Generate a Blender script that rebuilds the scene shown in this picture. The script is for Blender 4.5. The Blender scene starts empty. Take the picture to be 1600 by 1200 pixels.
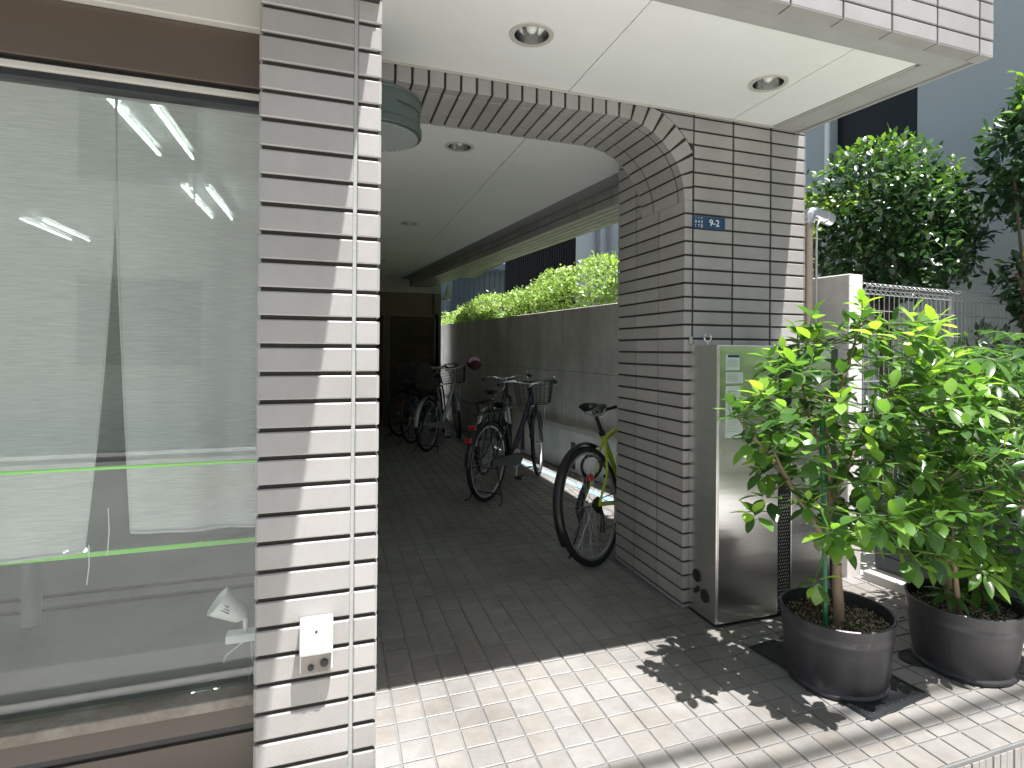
import bpy, bmesh, math, random
from mathutils import Vector, Matrix
R = math.radians
rnd = random.Random(11)
sc = bpy.context.scene
col = sc.collection

# ------------------------------------------------------------------ camera
H = 1.25
yaw, pitch, roll = 0.3392928, 0.0021496, 0.0082099
f_ = Vector((math.sin(yaw)*math.cos(pitch), math.cos(yaw)*math.cos(pitch), math.sin(pitch)))
r_ = Vector((math.cos(yaw), -math.sin(yaw), 0)); u_ = r_.cross(f_)
r2 = r_*math.cos(roll) + u_*math.sin(roll); u2 = -r_*math.sin(roll) + u_*math.cos(roll)
cam_d = bpy.data.cameras.new('camera'); cam = bpy.data.objects.new('camera', cam_d); col.objects.link(cam)
m = Matrix((r2, u2, -f_)).transposed().to_4x4(); m.translation = Vector((0, 0, H)); cam.matrix_world = m
cam_d.sensor_width = 36; cam_d.lens = 898.409/1600*36
cam_d.shift_x = (800-838.294)/1600; cam_d.shift_y = (545.858-600)/1600
cam_d.clip_start = .02; cam_d.clip_end = 500
sc.camera = cam
# ------------------------------------------------------------------ sky, sun, exposure
SUN = Vector((-.135, .275, -1)).normalized()
w = bpy.data.worlds.new('World'); sc.world = w; w.use_nodes = True
nt = w.node_tree; nt.nodes.clear()
sky = nt.nodes.new('ShaderNodeTexSky'); sky.sky_type = 'NISHITA'; sky.sun_disc = False
sky.sun_elevation = math.asin(-SUN.z); sky.sun_rotation = math.atan2(-SUN.x, -SUN.y)
bg = nt.nodes.new('ShaderNodeBackground'); bg.inputs['Strength'].default_value = .108
wo = nt.nodes.new('ShaderNodeOutputWorld')
wb = nt.nodes.new('ShaderNodeVectorMath'); wb.operation = 'MULTIPLY'; wb.inputs[1].default_value = (1.12, 1., .80)
nt.links.new(sky.outputs[0], wb.inputs[0]); nt.links.new(wb.outputs[0], bg.inputs[0]); nt.links.new(bg.outputs[0], wo.inputs[0])
sl = bpy.data.lights.new('sun', 'SUN'); sl.energy = 5.0; sl.angle = R(.5); sl.color = (1, .982, .955)
so = bpy.data.objects.new('sun', sl); col.objects.link(so)
so.rotation_euler = SUN.to_track_quat('-Z', 'Y').to_euler(); so.location = (0, -3, 12)
sc.view_settings.view_transform = 'Standard'; sc.view_settings.look = 'None'
sc.view_settings.exposure = 1.23; sc.view_settings.gamma = 1
sc.cycles.max_bounces = 14; sc.cycles.diffuse_bounces = 9; sc.cycles.glossy_bounces = 5; sc.cycles.transparent_max_bounces = 16
sc.cycles.sample_clamp_indirect = 6
sc.cycles.use_denoising = True

# ------------------------------------------------------------------ materials
def mat(name, c, rough=.5, metal=0., var=0., vs=6., bump=0., bs=80., stretch=(1, 1, 1), tint=None, spec=.5,
        coat=0., streak=0., dirt=None, rvar=0.):
    """Principled material: colour noise, per-face tint attribute, stains and bump, all in object space."""
    ma = bpy.data.materials.new(name); ma.use_nodes = True
    n = ma.node_tree.nodes; L = ma.node_tree.links; b = n['Principled BSDF']
    b.inputs['Roughness'].default_value = rough; b.inputs['Metallic'].default_value = metal
    b.inputs['Specular IOR Level'].default_value = spec
    b.inputs['Coat Weight'].default_value = coat; b.inputs['Coat Roughness'].default_value = .08
    tc = n.new('ShaderNodeTexCoord'); mp = n.new('ShaderNodeMapping'); mp.inputs['Scale'].default_value = stretch
    L.new(tc.outputs['Object'], mp.inputs[0])
    src = None
    rgb = n.new('ShaderNodeRGB'); rgb.outputs[0].default_value = (*c, 1); src = rgb.outputs[0]
    def mul(src, fac_out, lo, hi):
        mr = n.new('ShaderNodeMapRange'); mr.inputs['To Min'].default_value = lo; mr.inputs['To Max'].default_value = hi
        L.new(fac_out, mr.inputs[0])
        mx = n.new('ShaderNodeVectorMath'); mx.operation = 'SCALE'
        L.new(src, mx.inputs[0]); L.new(mr.outputs[0], mx.inputs['Scale']); return mx.outputs[0]
    if var:
        no = n.new('ShaderNodeTexNoise'); no.inputs['Scale'].default_value = vs; no.inputs['Detail'].default_value = 5
        no.inputs['Roughness'].default_value = .6
        L.new(mp.outputs[0], no.inputs[0]); src = mul(src, no.outputs[0], 1-var*1.6, 1+var*1.6)
    if tint:
        at = n.new('ShaderNodeAttribute'); at.attribute_name = 'tint'
        if isinstance(tint, float): src = mul(src, at.outputs['Fac'], 1-tint, 1+tint)
        else:
            cr = n.new('ShaderNodeValToRGB'); e = cr.color_ramp.elements
            e[0].color = (*tint[0], 1); e[1].color = (*tint[-1], 1)
            for i, t in enumerate(tint[1:-1]):
                q = e.new((i+1)/(len(tint)-1)); q.color = (*t, 1)
            L.new(at.outputs['Fac'], cr.inputs[0])
            mx = n.new('ShaderNodeVectorMath'); mx.operation = 'MULTIPLY'
            L.new(src, mx.inputs[0]); L.new(cr.outputs[0], mx.inputs[1]); src = mx.outputs[0]
    if streak:
        m2 = n.new('ShaderNodeMapping'); m2.inputs['Scale'].default_value = (2.2, 2.2, .28); L.new(tc.outputs['Object'], m2.inputs[0])
        no = n.new('ShaderNodeTexNoise'); no.inputs['Scale'].default_value = 1.6; no.inputs['Detail'].default_value = 6
        L.new(m2.outputs[0], no.inputs[0])
        cr = n.new('ShaderNodeValToRGB'); cr.color_ramp.elements[0].position = .34; cr.color_ramp.elements[1].position = .62
        k = 1-streak; cr.color_ramp.elements[0].color = (k, k, k, 1); L.new(no.outputs[0], cr.inputs[0])
        mx = n.new('ShaderNodeVectorMath'); mx.operation = 'MULTIPLY'
        L.new(src, mx.inputs[0]); L.new(cr.outputs[0], mx.inputs[1]); src = mx.outputs[0]
    if dirt:
        no = n.new('ShaderNodeTexNoise'); no.inputs['Scale'].default_value = dirt[0]; no.inputs['Detail'].default_value = 8
        no.inputs['Roughness'].default_value = .7
        L.new(tc.outputs['Object'], no.inputs[0])
        cr = n.new('ShaderNodeValToRGB'); cr.color_ramp.elements[0].position = .38; cr.color_ramp.elements[1].position = .6
        cr.color_ramp.elements[0].color = (*dirt[1], 1); L.new(no.outputs[0], cr.inputs[0])
        mx = n.new('ShaderNodeVectorMath'); mx.operation = 'MULTIPLY'
        L.new(src, mx.inputs[0]); L.new(cr.outputs[0], mx.inputs[1]); src = mx.outputs[0]
    L.new(src, b.inputs['Base Color'])
    if rvar:
        no = n.new('ShaderNodeTexNoise'); no.inputs['Scale'].default_value = 5; no.inputs['Detail'].default_value = 6
        L.new(mp.outputs[0], no.inputs[0])
        mr = n.new('ShaderNodeMapRange'); mr.inputs['To Min'].default_value = max(.02, rough-rvar); mr.inputs['To Max'].default_value = min(1, rough+rvar)
        L.new(no.outputs[0], mr.inputs[0]); L.new(mr.outputs[0], b.inputs['Roughness'])
    if bump:
        no = n.new('ShaderNodeTexNoise'); no.inputs['Scale'].default_value = bs; no.inputs['Detail'].default_value = 4
        L.new(mp.outputs[0], no.inputs[0])
        bm = n.new('ShaderNodeBump'); bm.inputs['Strength'].default_value = bump; bm.inputs['Distance'].default_value = .004
        L.new(no.outputs[0], bm.inputs['Height']); L.new(bm.outputs[0], b.inputs['Normal'])
    return ma

def brushed(name, c, rough):
    ma = mat(name, c, rough, 1, var=.05, vs=3, bump=.25, bs=2.2, stretch=(.6, .6, 7)); n = ma.node_tree.nodes; b = n['Principled BSDF']
    b.inputs['Anisotropic'].default_value = .85; tg = n.new('ShaderNodeTangent'); tg.direction_type = 'RADIAL'; tg.axis = 'Z'
    ma.node_tree.links.new(tg.outputs[0], b.inputs['Tangent']); return ma

def leaf_mat(name, ramp, rough=.32, trans=.35):
    ma = mat(name, (1, 1, 1), rough, tint=ramp, var=.08, vs=9)
    n = ma.node_tree.nodes; L = ma.node_tree.links; b = n['Principled BSDF']
    out = [x for x in n if x.type == 'OUTPUT_MATERIAL'][0]
    tr = n.new('ShaderNodeBsdfTranslucent'); mx = n.new('ShaderNodeMixShader'); mx.inputs[0].default_value = trans
    s = b.inputs['Base Color'].links[0].from_socket
    vm = n.new('ShaderNodeVectorMath'); vm.operation = 'MULTIPLY'; vm.inputs[1].default_value = (1.5, 1.7, .6)
    L.new(s, vm.inputs[0]); L.new(vm.outputs[0], tr.inputs[0])
    L.new(b.outputs[0], mx.inputs[1]); L.new(tr.outputs[0], mx.inputs[2]); L.new(mx.outputs[0], out.inputs[0])
    return ma

def emit(name, c, s):
    ma = bpy.data.materials.new(name); ma.use_nodes = True; b = ma.node_tree.nodes['Principled BSDF']
    b.inputs['Base Color'].default_value = (*c, 1); b.inputs['Emission Color'].default_value = (*c, 1)
    b.inputs['Emission Strength'].default_value = s; return ma

def clear(name, tintc=(1, 1, 1), refl=1.0, rough=0.0):
    ma = bpy.data.materials.new(name); ma.use_nodes = True; n = ma.node_tree.nodes; L = ma.node_tree.links
    out = [x for x in n if x.type == 'OUTPUT_MATERIAL'][0]
    t = n.new('ShaderNodeBsdfTransparent'); t.inputs[0].default_value = (*tintc, 1)
    g = n.new('ShaderNodeBsdfGlossy'); g.inputs['Roughness'].default_value = rough
    ge = n.new('ShaderNodeNewGeometry'); dt = n.new('ShaderNodeVectorMath'); dt.operation = 'DOT_PRODUCT'
    L.new(ge.outputs['Incoming'], dt.inputs[0]); L.new(ge.outputs['Normal'], dt.inputs[1])
    ab = n.new('ShaderNodeMath'); ab.operation = 'ABSOLUTE'; L.new(dt.outputs['Value'], ab.inputs[0])
    iv = n.new('ShaderNodeMath'); iv.operation = 'SUBTRACT'; iv.inputs[0].default_value = 1; L.new(ab.outputs[0], iv.inputs[1])
    pw_ = n.new('ShaderNodeMath'); pw_.operation = 'POWER'; pw_.inputs[1].default_value = 5; L.new(iv.outputs[0], pw_.inputs[0])
    fr = n.new('ShaderNodeMath'); fr.operation = 'MULTIPLY_ADD'; fr.inputs[1].default_value = .95; fr.inputs[2].default_value = .043; L.new(pw_.outputs[0], fr.inputs[0])
    mu = n.new('ShaderNodeMath'); mu.operation = 'MULTIPLY'; mu.inputs[1].default_value = refl; mu.use_clamp = True
    mx = n.new('ShaderNodeMixShader'); L.new(fr.outputs[0], mu.inputs[0]); L.new(mu.outputs[0], mx.inputs[0])
    L.new(t.outputs[0], mx.inputs[1]); L.new(g.outputs[0], mx.inputs[2]); L.new(mx.outputs[0], out.inputs[0])
    return ma

def sheer(name, c, open_, weave=900):
    """linen: diffuse + translucent threads with see-through gaps"""
    ma = mat(name, c, .9, var=.05, vs=5, stretch=(1, 1, 40), spec=.1, bump=.3, bs=90)
    n = ma.node_tree.nodes; L = ma.node_tree.links; b = n['Principled BSDF']
    out = [x for x in n if x.type == 'OUTPUT_MATERIAL'][0]
    tr = n.new('ShaderNodeBsdfTranslucent'); tr.inputs[0].default_value = (*c, 1)
    m1 = n.new('ShaderNodeMixShader'); m1.inputs[0].default_value = .16
    tp = n.new('ShaderNodeBsdfTransparent'); m2 = n.new('ShaderNodeMixShader')
    tc = n.new('ShaderNodeTexCoord'); mp = n.new('ShaderNodeMapping'); mp.inputs['Scale'].default_value = (14, 14, 420)
    no = n.new('ShaderNodeTexNoise'); no.inputs['Scale'].default_value = 1.5; no.inputs['Detail'].default_value = 5
    mr = n.new('ShaderNodeMapRange'); mr.inputs['From Min'].default_value = .3; mr.inputs['From Max'].default_value = .7
    mr.inputs['To Min'].default_value = open_-.13; mr.inputs['To Max'].default_value = open_+.13
    L.new(tc.outputs['Object'], mp.inputs[0]); L.new(mp.outputs[0], no.inputs[0]); L.new(no.outputs[0], mr.inputs[0])
    L.new(b.outputs[0], m1.inputs[1]); L.new(tr.outputs[0], m1.inputs[2])
    L.new(mr.outputs[0], m2.inputs[0]); L.new(m1.outputs[0], m2.inputs[1]); L.new(tp.outputs[0], m2.inputs[2])
    L.new(m2.outputs[0], out.inputs[0]); return ma

MT = {}
MT['tile'] = mat('glazed_wall_tile', (.385, .370, .360), .42, tint=.09, var=.04, vs=14, bump=.12, bs=160, rvar=.1, streak=.10, dirt=(2.2, (.90, .89, .87)))
MT['joint'] = mat('wall_mortar', (.035, .033, .026), .9, var=.15, vs=20, bump=.5, bs=220)
MT['jointl'] = mat('pale_sealant', (.36, .37, .36), .8, var=.1, vs=20, bump=.3, bs=150)
MT['floor'] = mat('floor_tile', (.93, .93, .93), .48, tint=[(.235, .222, .208), (.27, .259, .248), (.262, .255, .25), (.28, .264, .245), (.25, .236, .218)], var=.09, vs=22,
                  bump=.25, bs=120, rvar=.14, dirt=(1.6, (.70, .68, .66)))
MT['grout'] = mat('floor_grout', (.17, .17, .168), .9, var=.35, vs=3, bump=.3, bs=200)
MT['ceil'] = mat('ceiling_board', (.83, .838, .83), .75, var=.02, vs=1.5, dirt=(.9, (.95, .945, .93)))
MT['band'] = mat('grey_soffit_paint', (.36, .36, .345), .7, var=.12, vs=7, bump=.2, bs=50)
MT['conc'] = mat('stained_concrete', (.80, .765, .75), .9, var=.10, vs=7, bump=.5, bs=70, streak=.20, dirt=(.75, (.72, .70, .68)))
MT['concl'] = mat('painted_concrete', (.50, .49, .48), .85, var=.08, vs=8, bump=.4, bs=90)
MT['ledge'] = mat('ledge_concrete', (.52, .49, .45), .9, var=.15, vs=9, bump=.4, bs=80)
MT['asphalt'] = mat('asphalt', (.42, .415, .40), .9, var=.2, vs=30, bump=.8, bs=240, dirt=(1.2, (.8, .8, .8)))
MT['pave'] = mat('pavement_slab', (.62, .60, .57), .85, var=.15, vs=10, bump=.4, bs=120)
MT['render'] = mat('grey_render', (.37, .395, .42), .9, var=.03, vs=2, bump=.5, bs=25)
MT['black'] = mat('black_plastic', (.018, .018, .02), .4, var=.1)
MT['rubber'] = mat('tyre_rubber', (.012, .012, .012), .75, var=.15, vs=30, bump=.3, bs=300)
MT['chrome'] = mat('bright_metal', (.74, .74, .74), .2, 1)
MT['alu'] = mat('dull_aluminium', (.55, .55, .56), .38, 1, var=.05)
MT['steel'] = brushed('brushed_stainless', (.84, .83, .81), .25)
MT['dark'] = mat('dark_void', (.02, .022, .025), .6)
MT['brownpanel'] = mat('brown_panel', (.095, .073, .055), .35, var=.08, vs=3)
MT['brownlou'] = mat('brown_louvre', (.11, .078, .05), .45, var=.15, vs=5)
MT['cream'] = mat('cream_frame', (.52, .50, .45), .4, var=.04)
MT['pot'] = mat('charcoal_plastic_pot', (.035, .034, .038), .38, var=.2, vs=5, stretch=(4, 4, .6), bump=.25, bs=30, rvar=.1)
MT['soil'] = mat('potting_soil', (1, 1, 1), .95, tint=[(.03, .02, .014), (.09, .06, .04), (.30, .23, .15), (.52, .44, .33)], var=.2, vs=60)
MT['bark'] = mat('ficus_bark', (.24, .17, .115), .8, var=.22, vs=18, bump=.8, bs=60, stretch=(1, 1, .4))
MT['barkd'] = mat('dark_bark', (.09, .065, .045), .9, var=.2, vs=12, bump=.6, bs=60)
MT['stem'] = mat('green_stem', (.14, .20, .06), .6, var=.1)
MT['stake'] = mat('green_stake', (.015, .16, .06), .35, var=.08)
MT['white'] = mat('white_plastic', (.75, .75, .73), .35, var=.02)
MT['ficus'] = leaf_mat('ficus_leaf', [(.035, .08, .033), (.07, .15, .045), (.13, .25, .06), (.24, .41, .07), (.42, .60, .10)], .24, .42)
MT['schef'] = leaf_mat('umbrella_leaf', [(.035, .085, .03), (.065, .145, .036), (.12, .24, .05), (.24, .40, .07)], .26, .42)
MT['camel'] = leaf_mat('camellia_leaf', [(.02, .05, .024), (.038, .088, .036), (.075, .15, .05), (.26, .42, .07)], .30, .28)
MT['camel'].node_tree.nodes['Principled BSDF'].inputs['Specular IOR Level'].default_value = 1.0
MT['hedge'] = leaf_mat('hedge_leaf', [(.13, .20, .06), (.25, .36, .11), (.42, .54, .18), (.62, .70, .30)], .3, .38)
MT['green'] = mat('lime_frame_paint', (.42, .58, .03), .3, coat=.5, var=.03)
MT['navy'] = mat('navy_frame_paint', (.008, .012, .028), .3, coat=.3)
MT['bikeblk'] = mat('black_frame_paint', (.008, .008, .009), .32, coat=.2)
MT['bikesil'] = mat('silver_frame_paint', (.45, .46, .47), .3, .7, coat=.3)
MT['red'] = mat('red_reflector', (.40, .010, .010), .2, coat=.6)
MT['cloth'] = mat('grey_seat_cover', (.05, .045, .042), .9, var=.15, vs=5, bump=.3, bs=60)
MT['mitt'] = mat('maroon_quilt', (.12, .035, .05), .8, var=.1, bump=.2, bs=40)
MT['mittp'] = mat('sunlit_pink', (.75, .50, .62), .8, var=.05)
MT['blue'] = mat('blue_enamel', (.012, .055, .13), .35, var=.03)
MT['bluestrip'] = mat('blue_gutter_paint', (.25, .46, .55), .6, var=.15, vs=9)
MT['letter'] = mat('white_lettering', (.7, .72, .74), .5)
MT['paper'] = mat('pale_notice', (.66, .74, .72), .5, var=.02)
MT['copper'] = mat('weathered_pipe', (.46, .39, .32), .35, .8, var=.15, vs=4, stretch=(1, 1, .5))
MT['bronze'] = mat('verdigris_bronze', (.085, .105, .095), .5, .3, var=.2, vs=8)
MT['ribglass'] = mat('ribbed_glass', (.13, .16, .145), .25, spec=.8)
MT['bulb'] = mat('frosted_bulb', (.80, .80, .76), .3)
MT['boards'] = mat('dark_blue_boards', (.055, .065, .075), .6, var=.15, vs=6, stretch=(.5, .5, 6))
MT['cover'] = mat('black_cover_plate', (.03, .033, .037), .5, .3, var=.2, vs=20, bump=.6, bs=60)
MT['covergrey'] = mat('grey_cover_plate', (.22, .225, .22), .55, .4, var=.15, bump=.3)
MT['glass'] = clear('window_glass', (.95, .975, .965), 1.5)
MT['tglass'] = clear('table_glass', (.90, .95, .92), .8)
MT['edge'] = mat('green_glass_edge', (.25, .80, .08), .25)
MT['linen'] = sheer('sheer_linen', (.72, .72, .69), .17)
MT['linen2'] = sheer('sheer_linen_inner', (.62, .62, .58), .34)
MT['sill'] = mat('beige_sill', (.30, .275, .24), .8, var=.2, vs=9, dirt=(6, (.6, .55, .5)))
MT['refl'] = mat('satin_reflector', (.72, .73, .72), .16, 1)
MT['inwall'] = mat('shop_plaster', (.30, .29, .265), .9, var=.05)
MT['infloor'] = mat('shop_floor', (.085, .082, .08), .6, var=.18, vs=2.2, bump=.15, bs=40)
MT['tube'] = emit('lit_tube', (.88, 1, .98), 18)
MT['beige'] = mat('beige_render', (.60, .57, .51), .9, var=.06, bump=.3, bs=40)
MT['darkglass'] = mat('dark_window', (.012, .012, .014), .35, spec=.25)
MT['navywall'] = mat('dark_teal_tile', (.02, .035, .045), .35, var=.15, vs=3)
MT['lightblue'] = mat('blue_reflection_pane', (.20, .36, .50), .2)
MT['wire'] = mat('galvanised_wire', (.55, .56, .57), .4, .7)

# ------------------------------------------------------------------ mesh builder
class MB:
    def __init__(s): s.v = []; s.f = []; s.t = []
    def add(s, vs, fs, t=None):
        o = len(s.v); s.v += [tuple(x) for x in vs]
        for q in fs: s.f.append(tuple(o+i for i in q)); s.t.append(.5 if t is None else t)
        return s
    def box(s, x0, x1, y0, y1, z0, z1, t=None):
        vs = [(x, y, z) for z in (z0, z1) for y in (y0, y1) for x in (x0, x1)]
        return s.add(vs, [(0, 2, 3, 1), (4, 5, 7, 6), (0, 1, 5, 4), (2, 6, 7, 3), (0, 4, 6, 2), (1, 3, 7, 5)], t)
    def prism(s, pts, z0, z1, t=None):           # plan polygon (counter-clockwise)
        n = len(pts); vs = [(x, y, z0) for x, y in pts]+[(x, y, z1) for x, y in pts]
        return s.add(vs, [tuple(range(n-1, -1, -1)), tuple(range(n, 2*n))]+[(i, (i+1) % n, n+(i+1) % n, n+i) for i in range(n)], t)
    def extr(s, pts, d, t=None):                 # closed 3-D outline pushed along d
        n = len(pts); P = [Vector(p) for p in pts]; d = Vector(d)
        return s.add(P+[p+d for p in P], [tuple(range(n-1, -1, -1)), tuple(range(n, 2*n))]+[(i, (i+1) % n, n+(i+1) % n, n+i) for i in range(n)], t)
    def frame(s, d):
        d = d.normalized(); a = Vector((0, 0, 1)) if abs(d.z) < .9 else Vector((1, 0, 0))
        x = d.cross(a).normalized(); return x, d.cross(x)
    def tube(s, pts, r, n=8, closed=False, cap=True, t=None, flat=1.):
        P = [Vector(p) for p in pts]; k = len(P)
        rr = r if isinstance(r, (list, tuple)) else [r]*k
        vs = []; x = None
        for i, p in enumerate(P):
            a = P[i-1] if (i or closed) else P[0]; b = P[(i+1) % k] if (i < k-1 or closed) else P[-1]
            d = (b-a).normalized()
            if x is None: x, y = s.frame(d)
            else:
                x = (x-d*x.dot(d)).normalized(); y = d.cross(x)
            for j in range(n):
                an = 2*math.pi*j/n; vs.append(p+(x*math.cos(an)+y*math.sin(an)*flat)*rr[i])
        fs = []
        for i in range(k if closed else k-1):
            for j in range(n):
                a = i*n+j; b = i*n+(j+1) % n; c = ((i+1) % k)*n
                fs.append((a, b, c+(j+1) % n, c+j))
        if cap and not closed: fs += [tuple(range(n-1, -1, -1)), tuple((k-1)*n+j for j in range(n))]
        return s.add(vs, fs, t)
    def cyl(s, a, b, r0, r1=None, n=12, t=None): return s.tube([a, b], [r0, r0 if r1 is None else r1], n, t=t)
    def ring(s, c, ax, Rr, r, n=40, m=8, a0=0, a1=2*math.pi, flat=1., t=None):
        c = Vector(c); x, y = s.frame(Vector(ax)); full = abs(a1-a0-2*math.pi) < 1e-6
        k = n if full else n+1
        return s.tube([c+(x*math.cos(a0+(a1-a0)*i/n)+y*math.sin(a0+(a1-a0)*i/n))*Rr for i in range(k)], r, m, closed=full, t=t, flat=flat)
    def ell(s, c, rx, ry, rz, n=14, m=9, t=None, M=None):
        vs = []; c = Vector(c)
        for i in range(m+1):
            a = math.pi*i/m
            for j in range(n):
                b = 2*math.pi*j/n; p = Vector((rx*math.sin(a)*math.cos(b), ry*math.sin(a)*math.sin(b), rz*math.cos(a)))
                vs.append(c+(M @ p if M else p))
        return s.add(vs, [(i*n+j, i*n+(j+1) % n, (i+1)*n+(j+1) % n, (i+1)*n+j) for i in range(m) for j in range(n)], t)
    def lathe(s, c, prof, n=32, t=None, sq=(1, 1)):
        c = Vector(c); k = len(prof); vs = [c+Vector((r*math.cos(2*math.pi*j/n)*sq[0], r*math.sin(2*math.pi*j/n)*sq[1], z)) for r, z in prof for j in range(n)]
        return s.add(vs, [(i*n+j, i*n+(j+1) % n, (i+1)*n+(j+1) % n, (i+1)*n+j) for i in range(k-1) for j in range(n)], t)
    def tile(s, c, nrm, th=.007, b=.0025, t=None):
        """one raised tile with eased edges; c = 4 corners seen counter-clockwise from outside, on the mortar plane"""
        P = [Vector(p) for p in c]; N = Vector(nrm).normalized(); ce = sum(P, Vector())/4
        th = th+rnd.uniform(-.0006, .0006)
        top = [];
        for i in range(4):
            a, p, q = P[i-1], P[i], P[(i+1) % 4]
            top.append(p+(a-p).normalized()*b+(q-p).normalized()*b+N*th)
        mid = [p+N*(th-b*.8) for p in P]
        vs = P+mid+top; fs = [(8, 9, 10, 11)]
        for i in range(4):
            j = (i+1) % 4; fs += [(4+i, 4+j, 8+j, 8+i), (i, j, 4+j, 4+i)]
        return s.add(vs, fs, rnd.random() if t is None else t)
    def build(s, name, ma, parent=None, smooth=None, bevel=0, M=None, loc=None):
        me = bpy.data.meshes.new(name); v = s.v
        if M is not None: v = [M @ Vector(p) for p in v]
        me.from_pydata([tuple(p) for p in v], [], s.f); me.materials.append(ma if not isinstance(ma, str) else MT[ma])
        a = me.attributes.new('tint', 'FLOAT', 'FACE'); a.data.foreach_set('value', s.t)
        if smooth:
            me.polygons.foreach_set('use_smooth', [True]*len(me.polygons)); me.set_sharp_from_angle(angle=R(smooth))
        me.update()
        o = bpy.data.objects.new(name, me); col.objects.link(o)
        if parent: o.parent = parent
        if bevel:
            bv = o.modifiers.new('edge', 'BEVEL'); bv.width = bevel; bv.segments = 2; bv.limit_method = 'ANGLE'; bv.angle_limit = R(40)
        if loc: o.location = loc
        return o

def tag(o, label=None, cat=None, group=None, kind=None):
    if label: o['label'] = label
    if cat: o['category'] = cat
    if group: o['group'] = group
    if kind: o['kind'] = kind
    return o
def empty(name, loc=(0, 0, 0), rz=0, label=None, cat=None, group=None):
    o = bpy.data.objects.new(name, None); col.objects.link(o); o.location = loc; o.rotation_euler = (0, 0, rz)
    o.empty_display_size = .1
    return tag(o, label, cat, group)
def copy_tree(o, parent=None):
    c = o.copy(); col.objects.link(c)
    if parent: c.parent = parent
    for ch in [x for x in bpy.data.objects if x.parent == o]: copy_tree(ch, c)
    return c

# measured layout (metres; camera over the origin, X along the facade, Y into the passage)
YP, YF, ZC = 1.522, 2.408, 2.42           # left pillar / canopy face, recessed facade, ceiling
P_, J = .068, .0105                        # tile course pitch, joint
SD = -.114                                # the side direction: X changes by SD per metre of Y
S = lambda c, y: c+SD*y
WALLC, BEAMO, BEAMI, CANC = 2.98, 2.63, 2.29, 2.574

# ================================================================== SETTING
g = MB(); g.add([(-60, -60, -.20), (60, -60, -.20), (60, 60, -.20), (-60, 60, -.20)], [(0, 1, 2, 3)]); tag(g.build('ground', 'pave'), kind='structure')
g = MB(); g.box(-30, 30, -5.2, .25, -.30, -.16); tag(g.build('road', 'asphalt'), kind='structure')
g = MB(); g.box(-30, 30, .45, 1.225, -.30, -.14); g.box(-30, 30, -7.0, -5.4, -.30, -.12); tag(g.build('pavement', 'pave'), kind='structure')
g = MB(); g.box(-30, 30, .251, .449, -.30, -.10); g.box(-30, 30, -5.4, -5.2, -.30, -.10); tag(g.build('kerb', 'concl', bevel=.01), kind='structure')
# tiled floor: mortar bed + every tile
g = MB(); g.prism([(.103, 1.229), (3.3, 1.229), (3.3, 2.40), (S(WALLC, 2.4), 2.40), (S(WALLC, 9.9), 9.9), (.103, 9.9)], -.15, -.0045)
g.box(-6, .103, 1.229, 1.60, -.15, -.0045)
tag(g.build('floor_bed', 'grout'), kind='structure')
TP, OX, OY = .0979, .597, 2.064
fl = MB(); e = .0022
for r in range(-9, 79):
    y0 = OY+r*TP; y1 = y0+TP
    if r == -9: y0 = 1.232; y1 = 1.232+.098; 
    if r == -8: y0 = 1.330; y1 = OY-7*TP
    for c in range(-7, 27):
        x0 = OX+c*TP; x1 = x0+TP
        if x0 < .10-.09: continue
        x0 = max(x0, .105)
        lim = S(WALLC-.06-.0, (y0+y1)/2) if y0 > 2.4 else 3.25
        if x0 > lim-.02: continue
        x1 = min(x1, lim)
        if 1.62 < (x0+x1)/2 < 2.34 and y0 > 2.42 and y0 < 3.1: continue
        a = .0035
        jx = lambda: rnd.uniform(-e/2, e/2)*.8
        P = [(x0+a+jx(), y0+a+jx(), -.0045), (x1-a+jx(), y0+a+jx(), -.0045), (x1-a+jx(), y1-a+jx(), -.0045), (x0+a+jx(), y1-a+jx(), -.0045)]
        fl.tile(P, (0, 0, 1), .0045, .0022)
for c in range(-60, -5):
    for r in range(-9, -5):
        x0 = OX+c*TP; x1 = min(x0+TP, .103); y0 = max(1.232, OY+r*TP); y1 = OY+(r+1)*TP
        if x1-x0 > .03 and y1-y0 > .02 and x0 > -3: fl.tile([(x0+.0035, y0+.0035, -.0045), (x1-.0035, y0+.0035, -.0045), (x1-.0035, y1-.0035, -.0045), (x0+.0035, y1-.0035, -.0045)], (0, 0, 1), .0045, .0022)
tag(fl.build('floor_tiles', 'floor'), kind='structure')
# step face: upright ribbed tiles
st = MB()
for c in range(-30, 28):
    x0 = OX+c*TP
    for k in range(3): st.tile([(x0+.004+k*.030, 1.229, -.14), (x0+.032+k*.030, 1.229, -.14), (x0+.032+k*.030, 1.229, -.016), (x0+.004+k*.030, 1.229, -.016)], (0, -1, 0), .004, .0015)
tag(st.build('step_face', 'floor'), kind='structure')
# blue painted gutter strip beside the side wall
g = MB(); g.prism([(S(2.66, 2.45), 2.45), (S(2.735, 2.45), 2.45), (S(2.735, 9.6), 9.6), (S(2.66, 9.6), 9.6)], -.02, .004)
tag(g.build('gutter_strip', 'bluestrip'), kind='structure')

# ================================================================== THE BUILDING
B = empty('apartment_building', (0, 0, 0), 0, 'grey tiled apartment building with an arched bicycle passage and deep canopy', 'building')
ZJ = 1.655                                  # a course joint height on the recessed wall
rows = []
k0 = math.floor((0-ZJ)/P_)
for k in range(k0, 20):
    a = ZJ+k*P_+J/2; b = ZJ+(k+1)*P_-J/2
    if b < .01 or a > ZC: continue
    rows.append((max(a, 0.002), min(b, ZC-.012)))
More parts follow.
